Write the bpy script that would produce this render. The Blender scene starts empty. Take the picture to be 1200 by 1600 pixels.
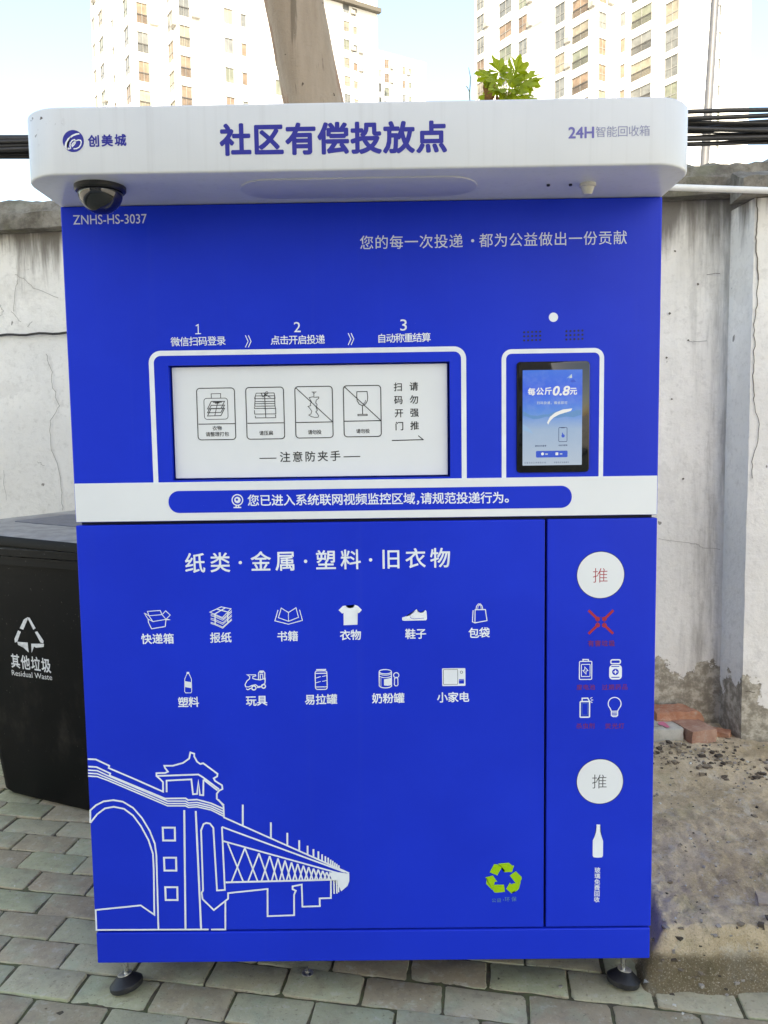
import bpy, bmesh, math, random
from mathutils import Vector, Matrix, noise
random.seed(7)
R = math.radians
scene = bpy.context.scene
COL = scene.collection

# ------------------------------------------------------------------ camera
CAM = Vector((0.057115, -1.847900, 1.329822))
RIGHT = Vector((0.99987175, 0.00727779, -0.01426596))
FWD = Vector((-0.00856863, 0.99566484, -0.09261801))
UP = Vector((0.01353006, 0.09272837, 0.99559951))
FPX = 1300.0
cam = bpy.data.cameras.new('camera')
cam.sensor_fit = 'VERTICAL'; cam.sensor_height = 24.0; cam.lens = FPX / 1600 * 24.0
cam.clip_start = 0.05; cam.clip_end = 2000
camo = bpy.data.objects.new('camera', cam); COL.objects.link(camo)
camo.matrix_world = Matrix(((RIGHT.x, UP.x, -FWD.x, CAM.x), (RIGHT.y, UP.y, -FWD.y, CAM.y),
                            (RIGHT.z, UP.z, -FWD.z, CAM.z), (0, 0, 0, 1)))
scene.camera = camo

# ------------------------------------------------------------------ light
SUN_EL, SUN_AZ = R(38), R(182)          # azimuth clockwise from +Y: the sun stands behind the camera
world = bpy.data.worlds.new('World'); scene.world = world; world.use_nodes = True
wn = world.node_tree.nodes; wl = world.node_tree.links
bg = wn['Background']; sky = wn.new('ShaderNodeTexSky'); sky.sky_type = 'NISHITA'
sky.sun_disc = False; sky.sun_elevation = SUN_EL; sky.sun_rotation = SUN_AZ
sky.air_density = 1.0; sky.dust_density = 1.3; sky.ozone_density = 0.6
wl.new(sky.outputs[0], bg.inputs[0]); bg.inputs[1].default_value = 0.15
sd = bpy.data.lights.new('sun', 'SUN'); sd.energy = 5.0; sd.angle = R(0.5); sd.color = (1.0, 0.95, 0.88)
so = bpy.data.objects.new('sun', sd); COL.objects.link(so)
SDIR = Vector((math.sin(SUN_AZ) * math.cos(SUN_EL), math.cos(SUN_AZ) * math.cos(SUN_EL), math.sin(SUN_EL)))
so.rotation_euler = SDIR.to_track_quat('Z', 'Y').to_euler(); so.location = (0, -8, 30)
vs = scene.view_settings
vs.view_transform = 'Standard'; vs.look = 'None'; vs.gamma = 1.0; vs.use_curve_mapping = False
vs.exposure = 1.80
scene.display_settings.display_device = 'sRGB'
try:
    vs.use_white_balance = True; vs.white_balance_temperature = 7600; vs.white_balance_tint = 8
except Exception:
    pass
scene.cycles.max_bounces = 8

# ------------------------------------------------------------------ materials
def srgb(r, g, b):
    f = lambda c: (c / 255 / 12.92) if c <= 10 else ((c / 255 + 0.055) / 1.055) ** 2.4
    return (f(r), f(g), f(b))
class NT:
    """tiny wrapper for building node trees"""
    def __init__(s, name):
        s.m = bpy.data.materials.new(name); s.m.use_nodes = True
        s.t = s.m.node_tree; s.n = s.t.nodes; s.b = s.n['Principled BSDF']; s.out = s.n['Material Output']
        s.tc = None
    def link(s, a, b): s.t.links.new(a, b)
    def coord(s, scale=(1, 1, 1), loc=(0, 0, 0)):
        if not s.tc: s.tc = s.n.new('ShaderNodeTexCoord')
        mp = s.n.new('ShaderNodeMapping'); s.link(s.tc.outputs['Object'], mp.inputs[0])
        mp.inputs['Scale'].default_value = scale; mp.inputs['Location'].default_value = loc
        return mp.outputs[0]
    def noise(s, scale, detail=4, rough=.55, vec=None, dist=0):
        nd = s.n.new('ShaderNodeTexNoise'); nd.inputs['Scale'].default_value = scale
        nd.inputs['Detail'].default_value = detail; nd.inputs['Roughness'].default_value = rough
        nd.inputs['Distortion'].default_value = dist
        s.link(vec if vec is not None else s.coord(), nd.inputs['Vector']); return nd.outputs['Fac']
    def ramp(s, fac, a, b, interp='LINEAR'):
        """0 below a, 1 above b (or reversed when a > b)"""
        mr = s.n.new('ShaderNodeMapRange'); mr.interpolation_type = 'SMOOTHSTEP'
        mr.inputs['From Min'].default_value = a; mr.inputs['From Max'].default_value = b
        s.link(fac, mr.inputs['Value']); return mr.outputs[0]
    def math(s, op, a, b=None):
        nd = s.n.new('ShaderNodeMath'); nd.operation = op
        for i, v in enumerate((a, b)):
            if v is None: continue
            if isinstance(v, (int, float)): nd.inputs[i].default_value = v
            else: s.link(v, nd.inputs[i])
        return nd.outputs[0]
    def mix(s, fac, a, b, mode='MIX'):
        nd = s.n.new('ShaderNodeMix'); nd.data_type = 'RGBA'; nd.blend_type = mode
        for i, v in ((0, fac), (6, a), (7, b)):
            if isinstance(v, (int, float)): nd.inputs[i].default_value = v
            elif isinstance(v, tuple): nd.inputs[i].default_value = (*v[:3], 1)
            else: s.link(v, nd.inputs[i])
        return nd.outputs[2]
    def axis(s, k):
        if not s.tc: s.coord()
        sp = s.n.new('ShaderNodeSeparateXYZ'); s.link(s.tc.outputs['Object'], sp.inputs[0]); return sp.outputs[k]
    def color(s, c):
        if isinstance(c, tuple): s.b.inputs['Base Color'].default_value = (*c[:3], 1)
        else: s.link(c, s.b.inputs['Base Color'])
    def rough(s, c):
        if isinstance(c, (int, float)): s.b.inputs['Roughness'].default_value = c
        else: s.link(c, s.b.inputs['Roughness'])
    def bump(s, h, strength, dist=.01):
        bp = s.n.new('ShaderNodeBump'); bp.inputs['Strength'].default_value = strength
        bp.inputs['Distance'].default_value = dist; s.link(h, bp.inputs['Height'])
        s.link(bp.outputs[0], s.b.inputs['Normal'])
def M(name, c, rough=.5, metallic=0, spec=.5, vary=0, vscale=6, bump=0, bscale=60):
    t = NT(name); t.b.inputs['Metallic'].default_value = metallic
    t.b.inputs['Specular IOR Level'].default_value = spec
    if vary:
        f = t.noise(vscale, 5)
        t.color(t.mix(t.ramp(f, .3, .7), tuple(x * (1 - vary) for x in c), tuple(min(1, x * (1 + vary)) for x in c)))
        g = t.noise(vscale * 3, 4); mr = t.math('MULTIPLY_ADD', g, .18); mr.node.inputs[2].default_value = rough - .09
        t.rough(mr)
    else:
        t.color(c); t.rough(rough)
    if bump: t.bump(t.noise(bscale, 5), bump, .004)
    return t.m

def blue_paint():
    t = NT('blue_painted_steel'); f = t.noise(2.2, 5)
    c = t.mix(t.ramp(f, .3, .7), (.0030, .0275, .52), (.0038, .033, .59))
    d = t.noise(420, 2); dust = t.ramp(d, .74, .80); lw = t.ramp(t.noise(5, 3), .45, .7)
    c = t.mix(t.math('MULTIPLY', t.math('MULTIPLY', dust, lw), .5), c, (.30, .34, .6))
    sm = t.ramp(t.noise(1.3, 6, .7, t.coord((1, 1, 1.6), (4, 0, 2))), .5, .72); c = t.mix(t.math('MULTIPLY', sm, .16), c, (.012, .05, .66))
    rain = t.noise(1, 4, .6, t.coord((38, 38, .8))); c = t.mix(t.math('MULTIPLY', t.ramp(rain, .55, .8), .10), c, (.05, .08, .5))
    t.color(c); t.rough(.37); t.b.inputs['Specular IOR Level'].default_value = .20
    t.bump(t.math('ADD', t.math('MULTIPLY', t.noise(3.5, 2), 6), t.math('MULTIPLY', t.noise(900, 2), .4)), .05, .004)
    return t.m
def white_paint():
    t = NT('white_painted_steel')
    st = t.noise(1, 4, .6, t.coord((55, 55, 1.1))); f = t.noise(3, 4)
    c = t.mix(t.ramp(f, .3, .7), (.61, .62, .645), (.66, .67, .69))
    c = t.mix(t.math('MULTIPLY', t.ramp(st, .5, .78), .30), c, (.44, .435, .435))
    # rust chips on the upper left corner
    x = t.ramp(t.axis(0), -.545, -.60); z = t.ramp(t.axis(2), 1.885, 1.925)
    ch = t.ramp(t.noise(75, 4, .6), .62, .66)
    c = t.mix(t.math('MULTIPLY', t.math('MULTIPLY', x, z), ch), c, (.09, .055, .04))
    t.color(c); t.rough(.33); return t.m
def plaster(name, stain_top, peel, corner=None, base=(.84, .82, .765)):
    t = NT(name)
    big = t.noise(1.6, 6, .6); c = t.mix(t.ramp(big, .35, .68), tuple(v * .84 for v in base), base)
    patch = t.ramp(t.noise(3.1, 8, .72), .56, .60)
    c = t.mix(t.math('MULTIPLY', patch, .28), c, (.56, .54, .50))
    fine = t.noise(38, 6, .7); c = t.mix(t.math('MULTIPLY', t.ramp(fine, .5, .72), .38), c, (.46, .44, .40))
    z = t.axis(2)
    streak = t.noise(1, 5, .65, t.coord((13, 13, 1.3)))
    ht = t.math('ADD', z, t.math('MULTIPLY', streak, .75))
    c = t.mix(t.math('MULTIPLY', t.ramp(ht, stain_top, stain_top + .22), .86), c, (.115, .10, .085))
    if corner:  # streaky darkening towards the pilaster: dirt stains plus painted corner shade
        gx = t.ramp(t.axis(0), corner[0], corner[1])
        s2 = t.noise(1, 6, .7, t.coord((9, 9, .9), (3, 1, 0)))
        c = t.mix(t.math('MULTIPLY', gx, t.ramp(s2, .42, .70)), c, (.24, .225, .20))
    pn = t.noise(4.5, 8, .7, t.coord((1, 1, 1), (2, 5, 1)))
    pz = t.math('SUBTRACT', z, t.math('MULTIPLY', pn, .95))
    pm = t.ramp(pz, peel + .015, peel)
    cem = t.mix(t.ramp(t.noise(25, 6, .7), .4, .65), (.26, .235, .185), (.56, .52, .43))
    c = t.mix(pm, c, cem)
    dots = t.ramp(t.noise(24, 2, .4, t.coord((1, 1, .8), (7, 0, 2))), .765, .785); c = t.mix(t.math('MULTIPLY', dots, .7), c, (.10, .085, .07))
    t.color(c); t.rough(.9); t.b.inputs['Specular IOR Level'].default_value = .2
    h = t.math('SUBTRACT', t.noise(30, 8, .65), t.math('MULTIPLY', pm, .5))
    t.bump(h, .6, .008); return t.m
def coping_mat():
    t = NT('weathered_cement'); f = t.noise(7, 8, .7); g = t.noise(45, 6, .7)
    c = t.mix(t.ramp(f, .35, .65), (.10, .088, .07), (.27, .25, .21))
    c = t.mix(t.math('MULTIPLY', t.ramp(g, .5, .7), .5), c, (.06, .055, .045))
    mo = t.ramp(t.noise(3, 5), .52, .66); c = t.mix(t.math('MULTIPLY', mo, .4), c, (.16, .16, .08))
    t.color(c); t.rough(.95); t.bump(t.noise(28, 8, .7), .6, .012); return t.m
def paver_mat():
    t = NT('stone_paver'); ge = t.n.new('ShaderNodeNewGeometry'); rd = ge.outputs['Random Per Island']
    cr = t.n.new('ShaderNodeValToRGB'); t.link(rd, cr.inputs[0]); e = cr.color_ramp.elements
    e[0].color = (0.376, 0.320, 0.205, 1); e[1].color = (0.397, 0.389, 0.239, 1)
    for p, cc in ((.2, (0.348, 0.281, 0.183, 1)), (.4, (0.431, 0.365, 0.239, 1)), (.55, (0.376, 0.383, 0.227, 1)), (.75, (0.451, 0.396, 0.267, 1))):
        el = e.new(p); el.color = cc
    c = cr.outputs[0]
    g = t.ramp(t.noise(9, 6, .65), .48, .66); c = t.mix(t.math('MULTIPLY', g, .45), c, (0.348, 0.402, 0.272))
    b = t.ramp(t.noise(4.2, 6, .65, t.coord((1, 1, 1), (4, 2, 0))), .5, .68); c = t.mix(t.math('MULTIPLY', b, .5), c, (0.278, 0.211, 0.133))
    f = t.ramp(t.noise(70, 6, .7), .52, .72); c = t.mix(t.math('MULTIPLY', f, .4), c, (0.598, 0.523, 0.388))
    d = t.ramp(t.noise(110, 4, .6, t.coord((1, 1, 1), (1, 8, 0))), .60, .68); c = t.mix(t.math('MULTIPLY', d, .55), c, (0.139, 0.109, 0.066))
    m2 = t.noise(26, 6, .7, t.coord((1, 1, 1), (6, 6, 0))); c = t.mix(t.math('MULTIPLY', t.ramp(m2, .5, .64), .38), c, (0.244, 0.205, 0.152)); c = t.mix(t.math('MULTIPLY', t.ramp(m2, .45, .34), .35), c, (0.561, 0.533, 0.449))
    t.color(c); rr = t.math('MULTIPLY_ADD', t.noise(14, 4), .35); rr.node.inputs[2].default_value = .42; t.rough(rr)
    t.bump(t.math('ADD', t.noise(80, 7, .7), t.noise(14, 4)), .32, .005); return t.m
def joint_mat():
    t = NT('mossy_joint_soil'); f = t.noise(22, 7, .7)
    c = t.mix(t.ramp(f, .38, .62), (.085, .07, .048), (.11, .12, .05))
    c = t.mix(t.ramp(t.noise(60, 5, .7), .55, .7), c, (.16, .10, .065))
    t.color(c); t.rough(.95); t.bump(t.noise(120, 6, .7), .6, .006); return t.m
def dirt_mat():
    t = NT('dirty_concrete'); f = t.noise(4.5, 9, .72); g = t.noise(34, 8, .72, t.coord((1, .55, 1)))
    c = t.mix(t.ramp(f, .32, .68), (.52, .405, .25), (.78, .64, .44))
    c = t.mix(t.math('MULTIPLY', t.ramp(g, .52, .68), .42), c, (.15, .118, .08))
    lt = t.ramp(t.noise(13, 8, .75, t.coord((1, .6, 1), (5, 3, 2))), .54, .62); c = t.mix(t.math('MULTIPLY', lt, .6), c, (.66, .60, .49))
    mo = t.ramp(t.noise(5.5, 5, .6, t.coord((1, 1, 1), (1, 9, 4))), .54, .66); c = t.mix(t.math('MULTIPLY', mo, .35), c, (.27, .25, .12))
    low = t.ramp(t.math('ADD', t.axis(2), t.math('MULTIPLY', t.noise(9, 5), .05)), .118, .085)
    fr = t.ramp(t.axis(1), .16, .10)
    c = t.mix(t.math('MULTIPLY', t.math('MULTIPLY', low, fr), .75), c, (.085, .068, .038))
    sp = t.ramp(t.noise(150, 3, .6), .68, .72); c = t.mix(sp, c, (.58, .54, .47))
    dk = t.ramp(t.noise(62, 4, .6, t.coord((1, .5, 1), (3, 3, 1))), .66, .72); c = t.mix(t.math('MULTIPLY', dk, .8), c, (.05, .04, .028))
    gr = t.noise(240, 3, .7, t.coord((1, .7, 1), (9, 1, 3))); c = t.mix(t.math('MULTIPLY', t.ramp(gr, .57, .65), .38), c, (.13, .105, .07)); c = t.mix(t.math('MULTIPLY', t.ramp(gr, .44, .36), .40), c, (.72, .64, .51))
    t.color(c); t.rough(.96); t.b.inputs['Specular IOR Level'].default_value = .15
    t.bump(t.math('ADD', g, t.noise(120, 8, .75)), .85, .014); return t.m
def bark_mat():
    t = NT('smooth_bark'); v = t.noise(1, 6, .6, t.coord((9, 9, 1.2)))
    c = t.mix(t.ramp(v, .35, .65), (.25, .195, .14), (.33, .265, .20))
    rust = t.ramp(t.noise(1, 5, .6, t.coord((7, 7, .6), (3, 2, 1))), .58, .66); c = t.mix(t.math('MULTIPLY', rust, .6), c, (.22, .105, .05))
    crk = t.noise(1, 5, .6, t.coord((14, 14, .8), (8, 1, 1))); c = t.mix(t.math('MULTIPLY', t.ramp(crk, .59, .64), .55), c, (.06, .044, .028))
    pits = t.ramp(t.noise(26, 2, .5), .72, .75); c = t.mix(pits, c, (.06, .04, .028))
    lich = t.ramp(t.noise(60, 3, .6), .70, .74); c = t.mix(t.math('MULTIPLY', lich, .7), c, (.34, .31, .25))
    t.color(c); t.rough(.85); t.bump(t.math('ADD', v, t.noise(40, 6, .7)), .5, .02); return t.m
def brick_mat(name, a, b):
    t = NT(name); f = t.noise(14, 7, .7); c = t.mix(t.ramp(f, .35, .65), a, b)
    w = t.ramp(t.noise(55, 5, .65), .56, .68); c = t.mix(t.math('MULTIPLY', w, .5), c, (.40, .36, .31))
    t.color(c); t.rough(.92); t.bump(t.noise(70, 7, .7), .6, .006); return t.m
def bin_mat():
    t = NT('black_bin_plastic'); f = t.noise(6, 6, .65)
    c = t.mix(t.ramp(f, .3, .7), (.0030, .0030, .0032), (.0048, .0048, .005))
    d = t.math('MULTIPLY', t.ramp(t.noise(5, 7, .7, t.coord((1, 1, .6), (2, 2, 3))), .5, .72), t.ramp(t.axis(2), .75, .2))
    c = t.mix(t.math('MULTIPLY', d, .8), c, (.045, .038, .032))
    sp = t.ramp(t.noise(90, 3, .6), .70, .73); c = t.mix(t.math('MULTIPLY', sp, .5), c, (.16, .15, .14))
    t.color(c); t.rough(.5); t.b.inputs['Specular IOR Level'].default_value = .16; t.bump(t.noise(300, 3), .08, .002); return t.m
def leaf_mat():
    t = NT('green_leaf'); f = t.noise(12, 4)
    c = t.mix(t.ramp(f, .3, .7), (.17, .23, .006), (.26, .31, .012)); t.color(c); t.rough(.5)
    tr = t.n.new('ShaderNodeBsdfTranslucent'); tr.inputs[0].default_value = (.34, .42, .008, 1)
    ms = t.n.new('ShaderNodeMixShader'); ms.inputs[0].default_value = .35
    t.link(t.b.outputs[0], ms.inputs[1]); t.link(tr.outputs[0], ms.inputs[2]); t.link(ms.outputs[0], t.out.inputs[0])
    return t.m
def glow(name, c, k=1.0):
    t = NT(name); t.color((0, 0, 0)); t.rough(.2)
    if callable(c): c(t)
    else: t.b.inputs['Emission Color'].default_value = (*c, 1)
    t.b.inputs['Emission Strength'].default_value = k
    return t.m

BLUE = blue_paint(); WHITE = white_paint()
INK_W = M('white_vinyl', (.78, .81, .85), .5, vary=.05, vscale=20)
INK_G = M('pale_grey_vinyl', (.58, .61, .72), .5)
INK_DW = M('white_panel_paint', (.76, .775, .79), .42, vary=.03, vscale=3)
INK_K = M('black_vinyl', (.012, .013, .017), .5)
INK_B = M('blue_vinyl', (.017, .02, .27), .45)
INK_LB = M('faded_violet_vinyl', (.14, .13, .40), .5)
INK_LG = M('faded_grey_vinyl', (.25, .26, .42), .5)
INK_R = M('red_vinyl', (.38, .013, .03), .5)
INK_PR = M('faded_red_vinyl', (.17, .012, .11), .5)
INK_GR = M('lime_vinyl', (.32, .56, .003), .5)
INK_TE = M('teal_vinyl', (.10, .24, .42), .5)
DARK = M('dark_gap_steel', (.004, .006, .03), .6)
STEEL = M('zinc_steel', (.62, .61, .58), .28, 1.0, vary=.12, vscale=60)
WASHER = M('pressed_washer', (.60, .58, .54), .38, .85, vary=.1, vscale=80)
RUBBER = M('black_rubber', (.018, .017, .018), .48, vary=.25, vscale=40)
GLASSK = M('black_glass', (.003, .003, .004), .06, spec=.5)
DOME = M('smoked_dome', (.008, .008, .010), .04, spec=.8)
IVORY = M('ivory_plastic', (.55, .53, .47), .4)
BINM = bin_mat(); BINPRINT = M('bin_white_print', (.66, .66, .65), .6, vary=.12, vscale=90)
BINLID = M('dusty_lid_rim_highlight', (.27, .26, .25), .5, vary=.25, vscale=14, bump=.15)
BINREC = M('blue_grey_plastic', (.085, .095, .13), .42, vary=.15, vscale=20)
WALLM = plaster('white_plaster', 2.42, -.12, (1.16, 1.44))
PILM = plaster('pilaster_plaster', 2.47, -.20)
COPE = coping_mat(); PAVE = paver_mat(); JOINT = joint_mat(); DIRT = dirt_mat(); BARK = bark_mat()
CABLE = M('black_cable_sheath', (.018, .017, .017), .5, vary=.3, vscale=9)
PVC = M('white_pvc', (.66, .66, .64), .4, vary=.06, vscale=12)
POLEM = M('galvanised_pole', (.10, .10, .105), .5, .2, vary=.1, vscale=6)
LEAF = leaf_mat(); TWIG = M('dry_twig', (.09, .075, .06), .9); STEMM = M('plant_stem', (.13, .16, .05), .7, vary=.2, vscale=30)
DRYLEAF = M('dry_leaf', (.30, .15, .05), .8, vary=.3, vscale=40)
TOWERW = M('tower_white_tile', (.74, .73, .70), .7, vary=.05, vscale=.25)
TOWERT = M('tower_dark_trim', (.08, .072, .058), .8)  # dark tone of the ledge course
FRAMEM = M('aluminium_frame', (.20, .20, .19), .5)
PANE = [M('window_pane_grey', (.125, .13, .125), .3, vary=.25, vscale=.9), M('window_pane_beige', (.19, .17, .13), .35, vary=.25, vscale=.9),
        M('window_pane_green', (.135, .145, .11), .3, vary=.25, vscale=.9), M('window_pane_brown', (.16, .115, .08), .4, vary=.3, vscale=.9)]
ACM = M('air_conditioner_case', (.24, .23, .21), .6, vary=.2, vscale=2)
RAIL = M('balcony_rail', (.07, .068, .065), .6)

# ------------------------------------------------------------------ objects
ROOT = {}
def tag(o, label=None, cat=None, group=None, kind=None):
    if label: o['label'] = label
    if cat: o['category'] = cat
    if group: o['group'] = group
    if kind: o['kind'] = kind
    return o
def thing(name, loc, label, cat, group=None):
    o = bpy.data.objects.new(name, None); o.location = loc; o.empty_display_size = .1; COL.objects.link(o)
    ROOT[o] = Vector(loc); return tag(o, label, cat, group)
def obj(name, bm, mats, parent=None, loc=None, smooth=False, recalc=True):
    """links bm (vertices in world space) as one mesh object"""
    base = ROOT[parent] if parent else Vector(loc or (0, 0, 0))
    if recalc: bmesh.ops.recalc_face_normals(bm, faces=bm.faces[:])
    for v in bm.verts: v.co -= base
    me = bpy.data.meshes.new(name)
    if smooth:
        for f in bm.faces: f.smooth = True
    bm.to_mesh(me); bm.free()
    for m in (mats if isinstance(mats, (list, tuple)) else [mats]): me.materials.append(m)
    if smooth and smooth is not True: me.set_sharp_from_angle(angle=R(smooth))
    o = bpy.data.objects.new(name, me); COL.objects.link(o)
    if parent: o.parent = parent
    else: o.location = base
    ROOT[o] = base; return o
def B(): return bmesh.new()
def quad(bm, pts, mi=0):
    f = bm.faces.new([bm.verts.new(p) for p in pts]); f.material_index = mi; return f
def box(bm, x0, x1, y0, y1, z0, z1, bev=0, seg=2, mi=0):
    r = bmesh.ops.create_cube(bm, size=1)
    for v in r['verts']:
        v.co = Vector((x0 + (v.co.x + .5) * (x1 - x0), y0 + (v.co.y + .5) * (y1 - y0), z0 + (v.co.z + .5) * (z1 - z0)))
    fs = set(f for v in r['verts'] for f in v.link_faces)
    for f in fs: f.material_index = mi
    if bev:
        es = list(set(e for v in r['verts'] for e in v.link_edges))
        bmesh.ops.bevel(bm, geom=es, offset=bev, segments=seg, profile=.5, affect='EDGES', clamp_overlap=True)
    return r
def prism(bm, pts, z0, z1, bev=0, mi=0):
    """vertical prism over a plan outline (list of x, y)"""
    lo = [bm.verts.new((x, y, z0)) for x, y in pts]; hi = [bm.verts.new((x, y, z1)) for x, y in pts]
    n = len(pts); fs = [bm.faces.new(lo[::-1]), bm.faces.new(hi)]
    for i in range(n): fs.append(bm.faces.new((lo[i], lo[(i + 1) % n], hi[(i + 1) % n], hi[i])))
    for f in fs: f.material_index = mi
    bmesh.ops.recalc_face_normals(bm, faces=fs)
    if bev:
        es = list(set(list(fs[0].edges) + list(fs[1].edges)))
        bmesh.ops.bevel(bm, geom=es, offset=bev, segments=3, profile=.5, affect='EDGES')
def tube(bm, pts, rad, n=10, cap=True):
    pts = [Vector(p) for p in pts]; rs = rad if isinstance(rad, (list, tuple)) else [rad] * len(pts)
    rings = []; up = Vector((0, 0, 1))
    for i, p in enumerate(pts):
        d = (pts[min(i + 1, len(pts) - 1)] - pts[max(i - 1, 0)]).normalized()
        a = d.cross(up if abs(d.z) < .9 else Vector((1, 0, 0))).normalized(); b = d.cross(a).normalized()
        rings.append([bm.verts.new(p + (a * math.cos(t) + b * math.sin(t)) * rs[i]) for t in [2 * math.pi * k / n for k in range(n)]])
    for q, r in zip(rings, rings[1:]):
        for k in range(n): bm.faces.new((q[k], q[(k + 1) % n], r[(k + 1) % n], r[k]))
    if cap: bm.faces.new(rings[0][::-1]); bm.faces.new(rings[-1])
def lathe(bm, prof, loc, tilt=(0, 0), n=28, mi=0):
    """prof: (radius, z) pairs; closed at both ends"""
    mt = Matrix.Translation(loc) @ Matrix.Rotation(tilt[1], 4, 'Y') @ Matrix.Rotation(tilt[0], 4, 'X'); rings = []
    for r, z in prof:
        rings.append([bm.verts.new(mt @ Vector((r * math.cos(2 * math.pi * k / n), r * math.sin(2 * math.pi * k / n), z))) for k in range(n)])
    for q, s in zip(rings, rings[1:]):
        for k in range(n): bm.faces.new((q[k], q[(k + 1) % n], s[(k + 1) % n], s[k])).material_index = mi
    bm.faces.new(rings[0][::-1]).material_index = mi; bm.faces.new(rings[-1]).material_index = mi

# ------------------------------------------------------------------ printed graphics
def glyph_mesh(txt, w):
    cu = bpy.data.curves.new('glyph', 'FONT'); cu.body = txt; cu.size = 1; cu.offset = w; cu.resolution_u = 3
    ob = bpy.data.objects.new('glyph', cu); COL.objects.link(ob)
    dg = bpy.context.evaluated_depsgraph_get()
    me = bpy.data.meshes.new_from_object(ob.evaluated_get(dg))
    out = ([v.co.copy() for v in me.vertices], [tuple(p.vertices) for p in me.polygons])
    bpy.data.objects.remove(ob); bpy.data.curves.remove(cu); bpy.data.meshes.remove(me)
    return out
GC = {}
def glyph(txt, w):
    w = min(w, 0)
    if (txt, w) not in GC: GC[(txt, w)] = glyph_mesh(txt, w)
    return GC[(txt, w)]
def strokes(w):
    """offsets (in em) of the copies that thicken a character by w on every side"""
    n = 1 if w <= .002 else (4 if w < .01 else 8)
    return [Vector((0, 0))] if n == 1 else [Vector((w * math.cos(2 * math.pi * (k + .5) / n), w * math.sin(2 * math.pi * (k + .5) / n))) for k in range(n)]
def survey(u, v, p0, n):
    """a point measured on the photograph, carried to the plane (p0, n) of the surface it is printed on"""
    d = RIGHT * ((u - 600) / FPX) + UP * ((800 - v) / FPX) + FWD
    return CAM + d * ((p0 - CAM).dot(n) / d.dot(n))
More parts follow.
